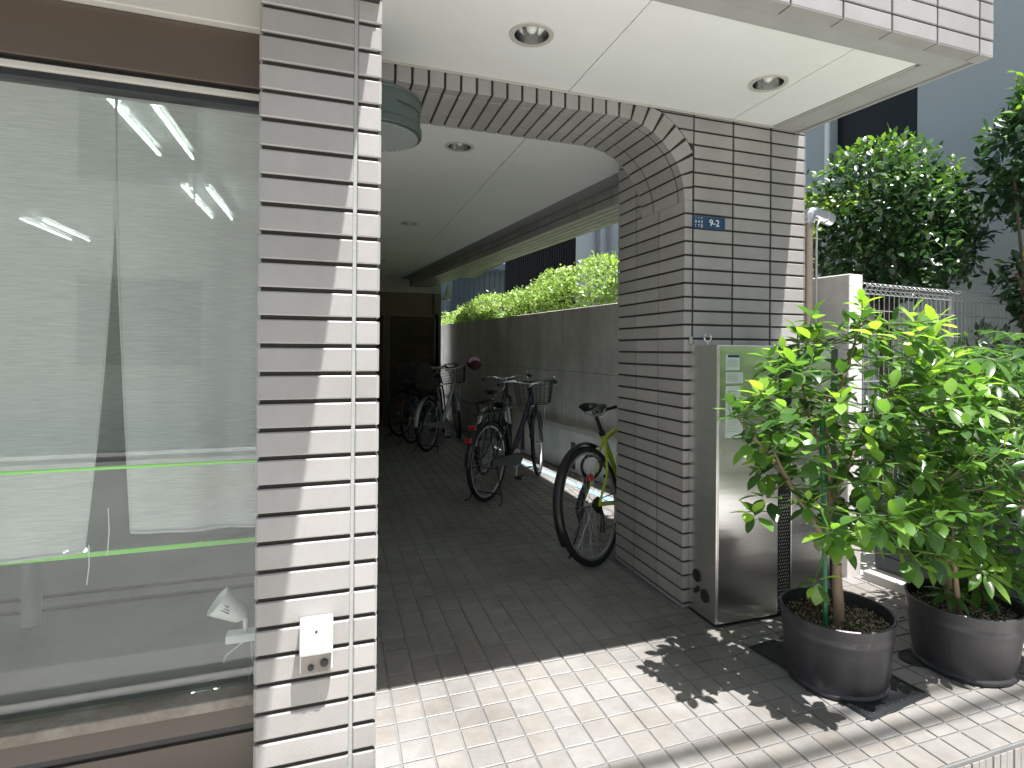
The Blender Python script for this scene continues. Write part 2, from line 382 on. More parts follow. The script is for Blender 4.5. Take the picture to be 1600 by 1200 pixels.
# right pillar core
core = MB(); core.box(1.615, 2.346, YF, 3.093, 0, ZC+.3)
tl = MB()
for (a, b) in rows:
    for x0, x1 in ((1.6625, 1.8865), (1.897, 2.121), (2.132, 2.346)):
        tl.tile([(x0, YF, a), (x1, YF, a), (x1, YF, b), (x0, YF, b)], (0, -1, 0))
    if b < 2.02: tl.tile([(1.608, YF, a), (1.652, YF, a), (1.652, YF, b), (1.608, YF, b)], (0, -1, 0))
    for y0, y1 in ((YF-.007, 2.6378), (2.6482, 2.8728), (2.8832, 3.10)):
        if b > 2.0 and y0 < 2.8:
            continue
        tl.tile([(1.615, y1, a), (1.615, y0, a), (1.615, y0, b), (1.615, y1, b)], (-1, 0, 0))
    if b > 2.0: tl.tile([(1.615, 2.874, a), (1.615, 2.824, a), (1.615, 2.824, b), (1.615, 2.874, b)], (-1, 0, 0))
    for y0, y1 in ((YF-.007, 2.6378), (2.6482, 2.8728), (2.8832, 3.10)):
        tl.tile([(2.346, y0, a), (2.346, y1, a), (2.346, y1, b), (2.346, y0, b)], (1, 0, 0))
# arch: straight lintel + quarter curve, centre (AX, AZ), radius AR
AX, AZ, AR, AD = 1.248, 1.986, .367, .41
segs = []                                   # outline points of the opening (x, z), joint to joint
x = .103+.004
pts = []
n_st = 17
xs = [AX-i*P_ for i in range(n_st)]; xs = [q for q in xs if q > .105]+[.107]; xs = xs[::-1]
for q in xs: pts.append((q, AZ+AR, q, AZ+AR+.10))
NA = 9
RO = .465+.007
for i in range(1, NA+1):
    an = math.pi/2*(1-i/NA)
    pts.append((AX+AR*math.cos(an), AZ+AR*math.sin(an), AX+RO*math.cos(an), AZ+RO*math.sin(an)))
arch = MB()
# mortar body of the arch
inn = [(p[0], p[1]) for p in pts]
ztop = ZC+.3
for (xa, za), (xb, zb) in zip(inn[:-1], inn[1:]):
    arch.add([(xa, YF, za), (xb, YF, zb), (xb, YF+AD, zb), (xa, YF+AD, za), (xa, YF, ztop), (xb, YF, ztop), (xb, YF+AD, ztop), (xa, YF+AD, ztop)],
             [(0, 3, 2, 1), (0, 1, 5, 4), (3, 7, 6, 2)])
at = MB()
for p, q in zip(pts[:-1], pts[1:]):
    def sh(a, b, k):                         # inset along the outline
        a = Vector((a[0], 0, a[1])); b = Vector((b[0], 0, b[1])); d = (b-a).normalized()
        return a+d*k, b-d*k
    a, b = sh(p[:2], q[:2], .005 if q[0] < AX+.001 else .0045)
    c, d = sh(p[2:], q[2:], .005 if q[0] < AX+.001 else .008)
    ztopc = ZC-.004
    curved = q[0] > AX+.001
    if not curved: c.z = d.z = ztopc
    else:
        for p0, p1 in ((a, c), (b, d)):
            if p1.x > 1.652: k_ = (1.652-p0.x)/(p1.x-p0.x); p1.z = p0.z+(p1.z-p0.z)*k_; p1.x = 1.652
            p1.z = min(p1.z, ztopc)
    t = rnd.random(); YY = YF
    nrm = Vector((-(b-a).z, 0, (b-a).x)).normalized()*-1
    if nrm.z > 0: nrm = -nrm
    off = nrm*.007
    if (b-a).length > .02:
        at.tile([(a.x+off.x, YY, a.z+off.z), (b.x+off.x, YY, b.z+off.z), (d.x, YY, d.z), (c.x, YY, c.z)], (0, -1, 0), t=t, b=.003)
        for y0, y1 in ((YF-.006, YF+.048), (YF+.060, YF+.283), (YF+.295, YF+AD)):
            at.tile([(a.x, y1, a.z), (b.x, y1, b.z), (b.x, y0, b.z), (a.x, y0, a.z)], nrm, t=t)
# spandrel tiles between the fan and the pillar courses
for (a, b) in rows:
    if b < 2.0: continue
    def xo(z):
        d = z-AZ
        return AX+math.sqrt(max(RO**2-d*d, 0))+.005 if d < RO else AX+.15
    x0, x1 = xo(a), xo(b)
    if x0 < 1.64: at.tile([(min(x0, 1.652), YF, a), (1.653, YF, a), (1.653, YF, b), (min(x1, 1.652), YF, b)], (0, -1, 0), b=.001)
core.box(1.20, 1.615, YF+.0005, YF+.02, 2.46, ZC+.3)
core.build('pillar', 'joint', B); tl.build('tile_cladding', 'tile', B)
arch.build('arch', 'joint', B); at.build('arch_tiles', 'tile', B)

# left pillar
lp = MB(); lp.box(-.166, .103, YP, 1.78, -.15, 3.2)
lt = MB(); LX0, LXJ, LX1 = -.170, .048, .107
ZL = 2.0635+.068*0
zj0 = 1.25+(545.858+2-10.6)/898.4*1.5224*.985
zj = 2.073                                  # joint height measured on this face
for k in range(-31, 18):
    a = zj+k*P_+J/2; b = a+P_-J
    if a < -.14: continue
    t = rnd.random()
    lt.tile([(LX0, YP, a), (LXJ-.005, YP, a), (LXJ-.005, YP, b), (LX0, YP, b)], (0, -1, 0), .008, .003, t=t)
    lt.tile([(LXJ+.005, YP, a), (LX1, YP, a), (LX1, YP, b), (LXJ+.005, YP, b)], (0, -1, 0), .008, .003)
    for y0, y1 in ((YP-.008, YP+.05), (YP+.058, 1.78)):
        lt.tile([(.103, y0, a), (.103, y1, a), (.103, y1, b), (.103, y0, b)], (1, 0, 0))
    lt.tile([(-.166, 1.60, a), (-.166, YP-.004, a), (-.166, YP-.004, b), (-.166, 1.60, b)], (-1, 0, 0))
lp.build('pillar', 'joint', B); lt.build('tile_cladding', 'tile', B)
g = MB(); g.box(LXJ-.0045, LXJ+.0045, YP-.0035, YP, 0, 2.9); g.build('sealant_joint', 'jointl', B)
# passage left wall (shared with the shop)
g = MB(); g.box(.02, .104, 1.781, 9.9, -.15, 2.75)
g.build('wall', 'ceil', B)

# canopy: tiled fascia, underside, panels
cf = MB(); cf.prism([(-4, YP), (S(CANC, YP), YP), (S(CANC, 2.5), 2.5), (S(CANC, 9.9), 9.9), (-4, 9.9)], 2.62, 3.4)
cf.prism([(.106, YP), (S(CANC, YP), YP), (S(CANC, YP)-.006, YP+.052), (.106, YP+.052)], 2.405, 2.62)
sb = MB(); sb.prism([(S(CANC, YP+.053)-.0119, YP+.053), (S(CANC, YP+.053)-.001, YP+.053), (S(CANC, 2.9)-.001, 2.9), (S(CANC, 2.9)-.0119, 2.9)], 2.402, 2.62); sb.build('soffit_edge', 'band', B)
cf.build('upper_wall', 'joint', B)
ct = MB()
xj = [2.328-.2277*i for i in range(0, 11)]; zr = [2.400]+[2.464+P_*1.06*i for i in range(0, 9)]
for z0, z1 in zip(zr[:-1], zr[1:]):
    ct.tile([(xj[0]+.004, YP, z0+.004), (S(CANC, YP)+.004, YP, z0+.004), (S(CANC, YP)+.004, YP, z1-.004), (xj[0]+.004, YP, z1-.004)], (0, -1, 0), .008, .0025)
    for a, b in zip(xj[1:], xj[:-1]):
        if a < .12: a = .12
        ct.tile([(a+.004, YP, z0+.004), (b-.004, YP, z0+.004), (b-.004, YP, z1-.004), (a+.004, YP, z1-.004)], (0, -1, 0), .008, .0025)
    y = YP
    while y < 2.8:
        ct.tile([(S(CANC, y), y, z0+.004), (S(CANC, y+.22), y+.22, z0+.004), (S(CANC, y+.22), y+.22, z1-.004), (S(CANC, y), y, z1-.004)], (1, .114, 0)); y += .2277
xe = [S(CANC, YP)+.004]+xj
for a, b in zip(xe[1:], xe[:-1]):
    a = max(a, .11)
    ct.tile([(a+.003, YP+.050, 2.405), (b-.003, YP+.050, 2.405), (b-.003, YP-.007, 2.405), (a+.003, YP-.007, 2.405)], (0, 0, -1), .005, .0015)
ct.build('fascia_tiles', 'tile', B)
# grey soffit bands
g = MB()
g.prism([(.103, YP+.062), (S(CANC, YP+.062)-.012, YP+.062), (S(CANC, 1.669)-.012, 1.669), (.103, 1.669)], 2.412, 2.60)
g.prism([(S(CANC, 1.6695)-.158, 1.6695), (S(CANC, 1.6695)-.012, 1.6695), (S(CANC, 2.404)-.012, 2.404), (S(CANC, 2.404)-.158, 2.404)], 2.412, 2.60)
g.build('soffit_band', 'band', B, bevel=.002)
g = MB()
g.tube([(S(CANC, 1.69)-.166, 1.69, 2.4165), (S(CANC, 2.40)-.166, 2.40, 2.4165)], .0035, 6)
g.box(.103, 2.18, YF-.0125, YF-.0085, 2.411, 2.419)
g.build('trim_bead', 'cream', B)
g = MB()
g.tube([(.11, YP+.056, 2.411), (S(CANC, YP)-.06, YP+.056, 2.411)], .006, 6); g.build('sealant_bead', 'band', B)

# ceiling boards with holes for the recessed lights
LIGHTS = [(.682, 2.015), (1.77, 2.021), (.673, 3.267), (.655, 5.43), (.65, 7.8)]
HR = .068
def board(mb, x0, x1, y0, y1, holes, xr=None):
    """ceiling board; xr clips its right edge to the slanted side line c"""
    if not holes:
        if xr is None: mb.box(x0, x1, y0, y1, ZC, ZC+.012)
        else:
            a, b = min(x1, S(xr, y0)), min(x1, S(xr, y1))
            if a > x0 and b > x0: mb.prism([(x0, y0), (a, y0), (b, y1), (x0, y1)], ZC, ZC+.012)
        return
    cx, cy = holes[0]; q = .095
    for (a, b, c, d) in ((x0, x1, y0, cy-q), (x0, x1, cy+q, y1), (x0, cx-q, cy-q, cy+q), (cx+q, x1, cy-q, cy+q)):
        if xr is None or b < S(xr, d): mb.box(a, b, c, d, ZC, ZC+.012)
        else: mb.prism([(a, c), (min(b, S(xr, c)), c), (min(b, S(xr, d)), d), (a, d)], ZC, ZC+.012)
    n = 32; inner = []; outer = []
    for i in range(n):
        an = 2*math.pi*i/n; c_, s_ = math.cos(an), math.sin(an); k = q/max(abs(c_), abs(s_))
        inner.append((cx+HR*c_, cy+HR*s_, ZC)); outer.append((cx+k*c_, cy+k*s_, ZC))
    mb.add(inner+outer, [(i, n+i, n+(i+1) % n, (i+1) % n) for i in range(n)])
cb = MB(); gp = .0022
XG = [.104, .990, 1.879, 2.60]; 
def cell(x0, x1, y0, y1, xr=None):
    hs = [p for p in LIGHTS if x0 < p[0] < x1 and y0 < p[1] < y1]
    board(cb, x0+gp, x1-gp, y0+gp, y1-gp, hs, xr)
for x0, x1 in zip(XG[:-1], XG[1:]): cell(x0, x1, 1.669, YF-.010, CANC-.172)
YG = [YF+AD-.05, 3.435, 4.32, 5.21, 6.10, 6.99, 7.88, 8.77, 9.66]
for y0, y1 in zip(YG[:-1], YG[1:]):
    for x0, x1 in zip(XG[:2], XG[1:3]): cell(x0, x1, y0, y1, BEAMI-.16)
cb.build('ceiling_board', 'ceil', B)
g = MB(); g.box(.10, 2.3, 1.60, 9.8, 2.505, 2.60); 
for xx in XG[1:3]: g.box(xx-.012, xx+.012, 1.67, YF-.01, ZC+.0125, ZC+.016)
g.box(XG[1]-.012, XG[1]+.012, YF+AD, 9.6, ZC+.0125, ZC+.016)
for yy in YG[1:-1]: g.box(.11, 1.9, yy-.012, yy+.012, ZC+.0165, ZC+.020)
g.build('ceiling_void', 'dark', B)
g = MB(); g.prism([(S(BEAMI-.16, 3.1), 3.1), (S(BEAMI, 3.1), 3.1), (S(BEAMI, 9.7), 9.7), (S(BEAMI-.16, 9.7), 9.7)], ZC-.002, ZC+.02); g.build('ceiling_border', 'band', B)

# side beam over the open flank of the passage
ZB = 2.293
g = MB(); g.prism([(S(BEAMI, 2.9), 2.9), (S(BEAMO, 2.9), 2.9), (S(BEAMO, 9.9), 9.9), (S(BEAMI, 9.9), 9.9)], ZB, 2.62); g.build('beam', 'joint', B)
bt = MB(); y = 3.0; sn = Vector((-1, SD, 0)).normalized()
while y < 9.5:
    for z0, z1 in ((ZB-.004, ZB+.056), (ZB+.064, ZC-.003)):
        bt.tile([(S(BEAMI, y+.227), y+.227, z0), (S(BEAMI, y), y, z0), (S(BEAMI, y), y, z1), (S(BEAMI, y+.227), y+.227, z1)], sn)
    for z0 in (ZB-.004, ZB+.064, ZB+.132, ZB+.2):
        bt.tile([(S(BEAMO, y), y, z0), (S(BEAMO, y+.227), y+.227, z0), (S(BEAMO, y+.227), y+.227, z0+.06), (S(BEAMO, y), y, z0+.06)], -sn)
    for i, (c0, c1) in enumerate(((0, .060), (.068, .128), (.136, .196), (.204, .264), (.272, .34))):
        o_ = 0
        bt.tile([(S(BEAMI+c0, y+.227), y+.227, ZB), (S(BEAMI+c1, y+.227), y+.227, ZB), (S(BEAMI+c1, y), y, ZB), (S(BEAMI+c0, y), y, ZB)], (0, 0, -1), .005)
    y += .235
bt.build('beam_tiles', 'tile', B)

# end of the passage: tiled lintel, brown panel, louvred doors
YE = 9.66
g = MB(); g.box(.10, S(WALLC, YE)-.18, YE, YE+.2, 2.19, ZC+.2); g.build('end_lintel', 'tile', B)
g = MB(); g.box(.10, S(WALLC, YE)-.30, YE+.03, YE+.2, 0, 2.188); g.build('end_panel', 'brownlou', B)
for i, (x0, x1) in enumerate(((.16, .80), (.82, 1.655))):
    g = MB(); g.box(x0, x0+.04, YE-.02, YE+.03, .02, 1.84); g.box(x1-.04, x1, YE-.02, YE+.03, .02, 1.84)
    g.box(x0+.04, x1-.04, YE-.02, YE+.03, 1.79, 1.84); g.box(x0+.04, x1-.04, YE-.02, YE+.03, .02, .09)
    d = g.build('louvre_door', 'brownlou', B)
    g = MB(); z = .11
    while z < 1.77:
        g.extr([(x0+.042, YE+.022, z+.03), (x0+.042, YE-.012, z), (x0+.042, YE-.012, z+.006), (x0+.042, YE+.022, z+.036)], (x1-x0-.084, 0, 0)); z += .042
    g.build('slats', 'brownlou', d)
g = MB(); g.box(S(WALLC, YE)-.30, S(WALLC, YE)-.18, YE-.02, YE+.2, 0, 2.188); g.build('end_post', 'brownpanel', B)

# ------------------------------------------------------------------ shop window (part of the building)
YW = 1.60
wn = MB(); wn.box(-4, -.166, YW-.03, YW+.02, 2.04, 2.9); wn.build('fascia_panel', 'cream', B, bevel=.003)
g = MB(); g.box(-4, -.167, YW-.005, YW+.05, 1.902, 2.0395); g.build('header_panel', 'brownpanel', B, bevel=.003)
g = MB(); g.box(-4, -.167, YW+.01, YW+.05, 1.888, 1.9015); g.box(-4, -.1672, YW+.002, YW+.05, 1.857, 1.8725); g.build('gasket', 'black', B)
g = MB(); g.box(-4, -.167, YW-.008, YW+.05, 1.873, 1.8875); g.build('window_frame', 'cream', B, bevel=.002)
g = MB(); g.box(-4, -.168, YW+.015, YW+.021, .40, 1.858); g.build('window_pane', 'glass', B)
g = MB(); g.box(-4, -.166, YW-.035, YW+.04, .372, .399); g.build('window_sill', 'sill', B, bevel=.004)
g = MB(); g.box(-4, -.167, YW-.01, YW+.05, .315, .3715); g.build('sill_panel', 'brownpanel', B)
g = MB(); g.box(-4, -.1675, YW-.004, YW+.05, .295, .3145); g.build('gasket', 'black', B)
g = MB(); g.box(-4, -.167, YW-.012, YW+.05, -.14, .2945); g.build('plinth_panel', 'brownpanel', B)
# shop room
g = MB(); g.box(-4, .02, YW+.06, 8.5, -.2, 0); g.build('shop_floor', 'infloor', B)
g = MB(); g.box(-4.1, .02, 8.5, 8.6, 0, 2.6); g.box(-4.1, -4, YW, 8.5, 0, 2.6); g.box(0, .0195, 1.78, 8.5, 0.001, 2.598); g.build('shop_wall', 'inwall', B)
g = MB(); g.box(-4.1, .02, YW+.06, 8.6, 2.6, 2.618); g.box(-4.1, -.17, YW+.051, YW+.1, 1.9, 2.6); g.build('shop_ceiling', 'ceil', B)
g = MB(); g.box(-4, 0, 3.33, 3.355, 0.0005, .012); g.box(-4, 0, 3.50, 3.52, 0.0005, .012); g.build('floor_rail', 'dark', B)

# ================================================================== SIDE WALL, FENCE, NEIGHBOURS
o = MB()
W0, W1 = 2.437, 11.5
o.prism([(S(WALLC, W0), W0), (S(WALLC, W0)+.115, W0+.013), (S(WALLC, W1)+.115, W1), (S(WALLC, W1), W1)], -.2, 1.693)
sw = o.build('concrete_wall', 'conc', bevel=.006)
tag(sw, 'long stained grey concrete wall behind the parked bicycles', 'wall')
g = MB(); g.prism([(S(WALLC-.05, 2.75), 2.75), (S(WALLC+.01, 2.75), 2.75), (S(WALLC+.01, W1), W1), (S(WALLC-.05, W1), W1)], .42, .475)
g.build('ledge', 'ledge', sw, bevel=.006)
MT['crack'] = mat('concrete_joint', (.20, .19, .18), .95, var=.3, vs=12)
for y_ in (3.9, 5.75, 7.6, 9.3):
    g = MB(); g.prism([(S(WALLC-.0012, y_), y_), (S(WALLC+.002, y_), y_), (S(WALLC+.002, y_), y_+.006), (S(WALLC-.0012, y_), y_+.006)], .48, 1.69); g.build('form_joint', 'crack', sw)
g = MB(); zz = 1.03; ys_ = [3.0+.22*i for i in range(32)]
for a_, b_ in zip(ys_[:-1], ys_[1:]):
    z2 = zz+rnd.uniform(-.006, .006); g.extr([(S(WALLC-.0012, a_), a_, zz-.0025), (S(WALLC-.0012, b_), b_, z2-.0025), (S(WALLC-.0012, b_), b_, z2+.0025), (S(WALLC-.0012, a_), a_, zz+.0025)], (.003, 0, 0)); zz = z2
g.build('hairline_crack', 'crack', sw)
g = MB(); y = 4.2
while y < 9:
    g.box(S(WALLC, y)-.016, S(WALLC, y)+.01, y, y+.09, .03, .30); y += 1.25
g.build('dark_panel', 'boards', sw)

def fence(P0, d, n, dx, ztop, z0):
    root = empty('mesh_fence', (0, 0, 0), 0, 'silver wire mesh fence with a folded top starting at the end of the concrete wall', 'fence')
    P0 = Vector(P0); d = Vector(d).normalized(); nrm = Vector((d.y, -d.x, 0)); L_ = n*dx
    v = MB()
    for i in range(n+1):
        p = P0+d*(i*dx); z = Vector((0, 0, 1))
        v.tube([p+z*z0, p+z*(ztop-.06), p+z*(ztop-.02)+nrm*.028, p+z*ztop, p+z*(ztop-.035)-nrm*.03, p+z*(ztop-.062)], .0022, 5)
    v.build('upright_wires', 'wire', root)
    h = MB()
    for z in (ztop, ztop-.062, ztop-.155, ztop-.29, ztop-.42, ztop-.56, ztop-.70, ztop-.84):
        h.tube([P0+Vector((0, 0, z)), P0+d*L_+Vector((0, 0, z))], .003 if z < ztop-.01 else .0022, 5)
    for k in (-1, 1): h.tube([P0+nrm*.028*k+Vector((0, 0, ztop-.02-(.012 if k < 0 else 0))), P0+d*L_+nrm*.028*k+Vector((0, 0, ztop-.02-(.012 if k < 0 else 0)))], .0022, 5)
    h.build('cross_wires', 'wire', root)
    for k in (.9, 1.9, 2.9):
        if k < L_:
            p = P0+d*k; g = MB(); g.cyl(p-nrm*.035+Vector((0, 0, -.1)), p-nrm*.035+Vector((0, 0, ztop-.03)), .019, n=12); g.build('post', 'alu', root, smooth=40)
fence((2.835, 2.46, 0), (.9935, .1135, 0), 60, .046, 1.65, .45)

# low dark board fence with its curb, right of the pots
bf = empty('board_fence', (0, 0, 0), 0, 'low fence of dark blue-grey horizontal boards on a pale curb behind the pots', 'fence')
CB = 3.045
for k in range(5):
    g = MB(); g.prism([(S(CB+.09, 1.0), 1.0), (S(CB+.11, 1.0), 1.0), (S(CB+.11, 2.4), 2.4), (S(CB+.09, 2.4), 2.4)], .055+k*.085, .135+k*.085); g.build('board', 'boards', bf, bevel=.003)
for y in (1.15, 1.75, 2.35):
    g = MB(); g.box(S(CB+.112, y), S(CB+.15, y), y-.02, y+.02, 0, .5); g.build('post', 'boards', bf)
g = MB(); g.prism([(S(CB, 1.0), 1.0), (S(CB+.16, 1.0), 1.0), (S(CB+.16, 2.4), 2.4), (S(CB, 2.4), 2.4)], -.1, .05); g.build('curb', 'concl', bf, bevel=.006)
g = MB(); g.add([(2.7, 1.2, -.06), (12, 1.2, -.06), (12, 30, -.06), (0, 30, -.06), (0, 12, -.06), (S(WALLC+.06, 12), 12, -.06), (2.85, 2.5, -.06)], [(0, 1, 2, 3, 4, 5, 6)])
tag(g.build('garden_ground', 'pave'), kind='structure')

# neighbour's grey building on the right, running beside ours
NB = empty('grey_building', (0, 0, 0), 0, 'plain blue-grey rendered building rising behind the trees on the right', 'building')
NC = 5.17; nn = Vector((-1, SD, 0)).normalized()
def nwall(y0, y1, z0, z1, d0=0., d1=.35, name='wall', ma='render', **k):
    g = MB(); g.prism([(S(NC, y0)+d0, y0), (S(NC, y0)+d1, y0), (S(NC, y1)+d1, y1), (S(NC, y1)+d0, y1)], z0, z1); return g.build(name, ma, NB, **k)
nwall(-1.5, 3.605, -.1, 5.2); nwall(3.606, 4.44, -.1, 3.085); nwall(3.606, 4.44, 5.191, 5.2); nwall(4.441, 9.5, -.1, 5.2)
wv = nwall(3.607, 4.439, 3.09, 5.19, .09, .2, 'dark_window', 'darkglass')
nwall(3.607, 4.439, 3.086, 3.11, -.015, .089, 'window_sill', 'cream')
nwall(4.445, 4.49, 2.9, 5.3, -.02, -.001, 'window_trim', 'white')
nwall(9.505, 13.5, -.1, 11, .30, .5, 'louvre_wall', 'dark')
g = MB(); y = 9.55
while y < 13.4: g.prism([(S(NC, y)+.25, y), (S(NC, y)+.30, y), (S(NC, y)+.30, y+.03), (S(NC, y)+.25, y+.03)], .5, 5.1); y += .10
g.build('louvre_fins', 'black', NB)
for yy in (8.75, 8.45):
    g = MB(); c = Vector((S(NC, yy)-.09, yy, 0)); g.cyl(c, c+Vector((0, 0, 5.1)), .05, n=16)
    for z in (1.2, 2.9, 4.6): g.cyl(c+Vector((0, 0, z)), c+Vector((0, 0, z+.09)), .058, n=16)
    g.build('downpipe', 'render', NB, smooth=40)
# dark building closing the view behind the hedge
g = empty('dark_building', (0, 0, 0), 0, 'dark teal tiled building with a window painted with a light-blue reflection far behind the hedge', 'building')
q = MB(); q.box(-3, 12, 15.0, 15.4, -.1, 7); q.build('wall', 'navywall', g)
q = MB()
for i in range(40):
    q.box(1.0+i*.14, 1.012+i*.14, 14.985, 15.0, 0, 5)
q.build('tile_joints', 'dark', g)
q = MB(); q.box(4.15, 5.2, 14.9, 14.98, 3.55, 4.3); q.build('window_pane', 'lightblue', g)  # pane coloured light blue to stand for its reflection
q = MB(); q.box(3.2, 7.2, 14.4, 15, 3.35, 3.5); q.build('eave', 'navywall', g)
# small meter box on the far end of the wall
q = empty('wall_unit', (0, 0, 0), 0, 'small pale box with a slanted side fixed at the far end of the passage wall', 'box')
a = MB(); a.extr([(1.735, 9.62, 2.12), (1.86, 9.62, 2.10), (1.86, 9.62, 2.32), (1.80, 9.62, 2.32), (1.775, 9.62, 2.2)], (0, .14, 0)); a.build('casing', 'concl', q, bevel=.006)
a = MB(); a.box(1.72, 1.80, 9.63, 9.75, 2.085, 2.10); a.build('bracket', 'dark', q)

# buildings across the road, behind the viewer (they light the soffit and show in the glass)
OB = empty('opposite_building', (0, 0, 0), 0, 'beige building across the road behind the viewer, seen only in reflections', 'building')
q = MB(); q.box(-14, 12, -13, -7.2, -.2, 5.6); q.build('wall', 'beige', OB)
for i in range(8):
    for k in range(2):
        q = MB(); q.box(-13+i*3.1, -11.2+i*3.1, -7.21, -7.15, .9+k*2.8, 2.4+k*2.8); f = q.build('window', 'cream', OB)
        q = MB(); q.box(-12.92+i*3.1, -11.28+i*3.1, -7.149, -7.14, .98+k*2.8, 2.32+k*2.8); q.build('pane', 'darkglass', f)
# awning above the shop window: its edge throws the slanting shade on the pillar
AWX = .093+.135*(2.44-2.11)
aw = empty('shop_awning', (0, 0, 0), 0, 'shop awning above the window whose edge shades the left pillar', 'awning')
q = MB(); q.box(-4, AWX, .72, YP-.02, 2.43, 2.46); q.build('canopy_sheet', 'brownpanel', aw)
q = MB(); q.box(-4, AWX+.001, .70, .719, 2.36, 2.47); q.build('front_rail', 'cream', aw)
q = MB(); q.box(.052, .103, YP-.028, YP-.0085, 2.128, 2.26); q.build('bracket', 'dark', aw)

# ================================================================== OBJECTS ON THE BUILDING
def downlight(x, y, label, lit=True):
    root = empty('downlight', (x, y, ZC), 0, label, 'ceiling light', 'recessed downlights in the soffit and passage ceiling')
    g = MB(); g.lathe((0, 0, 0), [(HR-.002, .004), (HR-.004, -.004), (HR+.006, -.006), (HR+.014, -.004), (HR+.016, 0.0004)], 40); g.build('trim_ring', 'cream', root, smooth=50)
    g = MB(); g.lathe((0, 0, 0), [(HR-.003, -.002), (HR-.006, .03), (HR-.010, .068), (.015, .080), (0.001, .080)], 40); g.build('reflector', 'refl', root, smooth=50)
    g = MB(); g.ell((0, 0, .036), .024, .024, .032, 18, 12); g.cyl((0, 0, .05), (0, 0, .08), .016, n=16); g.build('bulb', 'bulb', root, smooth=60)
    return root
dl = ['round downlight in the canopy soffit, left one nearest the pillar', 'round downlight in the canopy soffit above the house number plate',
      'round downlight in the passage ceiling just behind the arch', 'small middle downlight halfway along the passage ceiling', 'farthest downlight in the passage ceiling near the end wall']
for (x, y), l in zip(LIGHTS, dl): downlight(x, y, l)

# bronze wall lamp
wl = empty('wall_lamp', (.106, 2.125, 2.05), 0, 'green bronze drum wall lamp with ribbed glass beside the arch', 'wall lamp')
def dshape(r, n=30, ext=.030):
    pts = [(0, -r), ]
    for i in range(n+1):
        a = -math.pi/2+math.pi*i/n; pts.append((ext+r*math.cos(a), r*math.sin(a)))
    pts.append((0, r)); return pts
g = MB(); g.prism(dshape(.155), -.01, .078); g.build('drum', 'bronze', wl, smooth=40)
g = MB(); g.prism(dshape(.160), .078, .090); g.build('lid', 'bronze', wl, smooth=40, bevel=.003)
g = MB(); g.prism(dshape(.160), -.038, -.010); g.build('rim', 'bronze', wl, smooth=40, bevel=.003)
g = MB(); g.prism(dshape(.146), -.041, -.0385)
for i in range(-13, 14):
    yy = i*.0108; xx = .030+math.sqrt(max(.145**2-yy*yy, 0)); g.cyl((.004, yy, -.042), (xx, yy, -.042), .0042, n=6)
g.build('ribbed_glass', 'ribglass', wl, smooth=40)
for a0 in (-68, 12):
    g = MB()
    for i in range(10):
        a = R(a0+i*5.4); b = R(a0+(i+1)*5.4); r_o = .1560
        g.add([(.030+r_o*math.cos(a), r_o*math.sin(a), .034), (.030+r_o*math.cos(b), r_o*math.sin(b), .034), (.030+r_o*math.cos(b), r_o*math.sin(b), .041), (.030+r_o*math.cos(a), r_o*math.sin(a), .041)], [(0, 1, 2, 3)])
    g.build('slot', 'dark', wl)

# house number plate
GL = {'9': ["01110", "10001", "10001", "01111", "00001", "10001", "01110"], '-': ["00000", "00000", "00000", "01110", "00000", "00000", "00000"], '2': ["01110", "10001", "00001", "00110", "01000", "10000", "11111"],}
def curve_text(name, body, size, M, ma, parent, depth=.0006, bold=0.):
    cu = bpy.data.curves.new(name, 'FONT'); cu.body = body; cu.size = size; cu.extrude = depth; cu.align_x = 'CENTER'; cu.align_y = 'CENTER'; cu.offset = bold
    tmp = bpy.data.objects.new(name, cu); col.objects.link(tmp)
    dg = bpy.context.evaluated_depsgraph_get(); me = bpy.data.meshes.new_from_object(tmp.evaluated_get(dg))
    bpy.data.objects.remove(tmp); me.transform(M); me.materials.clear(); me.materials.append(MT[ma])
    o = bpy.data.objects.new(name, me); col.objects.link(o); o.parent = parent; return o
np_ = empty('number_plate', (1.745, YF-.010, 1.8875), R(0), 'small blue enamel house number plate reading 9-2 on the right pillar', 'sign')
g = MB(); g.box(-.094, .094, -.003, .003, -.031, .031); g.build('plate', 'blue', np_, bevel=.001)
FM = lambda x, y, z: Matrix.Translation((x, y, z)) @ Matrix.Rotation(R(90), 4, 'X')
curve_text('number', '9-2', .046, FM(.030, -.0034, 0), 'letter', np_, bold=.0006)
g = MB()                                      # the small three-by-three block of characters
def stroke(cx, cz, segs_, s=.0055):
    for (x0, z0, x1, z1) in segs_:
        g.tube([(cx+x0*s, -.0036, cz+z0*s), (cx+x1*s, -.0036, cz+z1*s)], .0011, 5)
chars = [[(-.3, .6, -.3, -.6), (.1, .3, .5, -.2)], [(-.5, .5, .5, .5), (0, .5, 0, -.5), (-.5, -.5, .5, -.5)], [(0, .6, -.5, -.5), (0, .6, .5, -.5), (-.3, 0, .3, 0)],
         [(-.6, 1, .6, 1), (-.6, 1, -.6, -1), (.6, 1, .6, -1), (-.6, 0, .6, 0), (-.6, -1, .6, -1)], [(-.1, 1, -.1, -1), (-.7, .3, .6, .3), (.5, 1, .5, -1)], [(-.7, .8, .7, .8), (0, 1.1, 0, -1), (-.7, 0, .7, 0), (-.6, -.9, .6, -.9), (-.4, .4, .4, .4)],
         [(-.2, 1, -.2, -1), (-.6, .4, .1, .8)], [(-.7, .9, .7, .9), (0, .9, 0, -1)], [(-.6, 1, .6, 1), (-.6, 1, -.6, -1), (.6, 1, .6, -1), (-.6, 0, .6, 0), (-.6, -1, .6, -1)]]
for i, ch in enumerate(chars): stroke(-.078+(i % 3)*.017, (.021, .002, -.0185)[i//3], ch, .0045 if i < 3 else .0064)
g.build('characters', 'letter', np_)

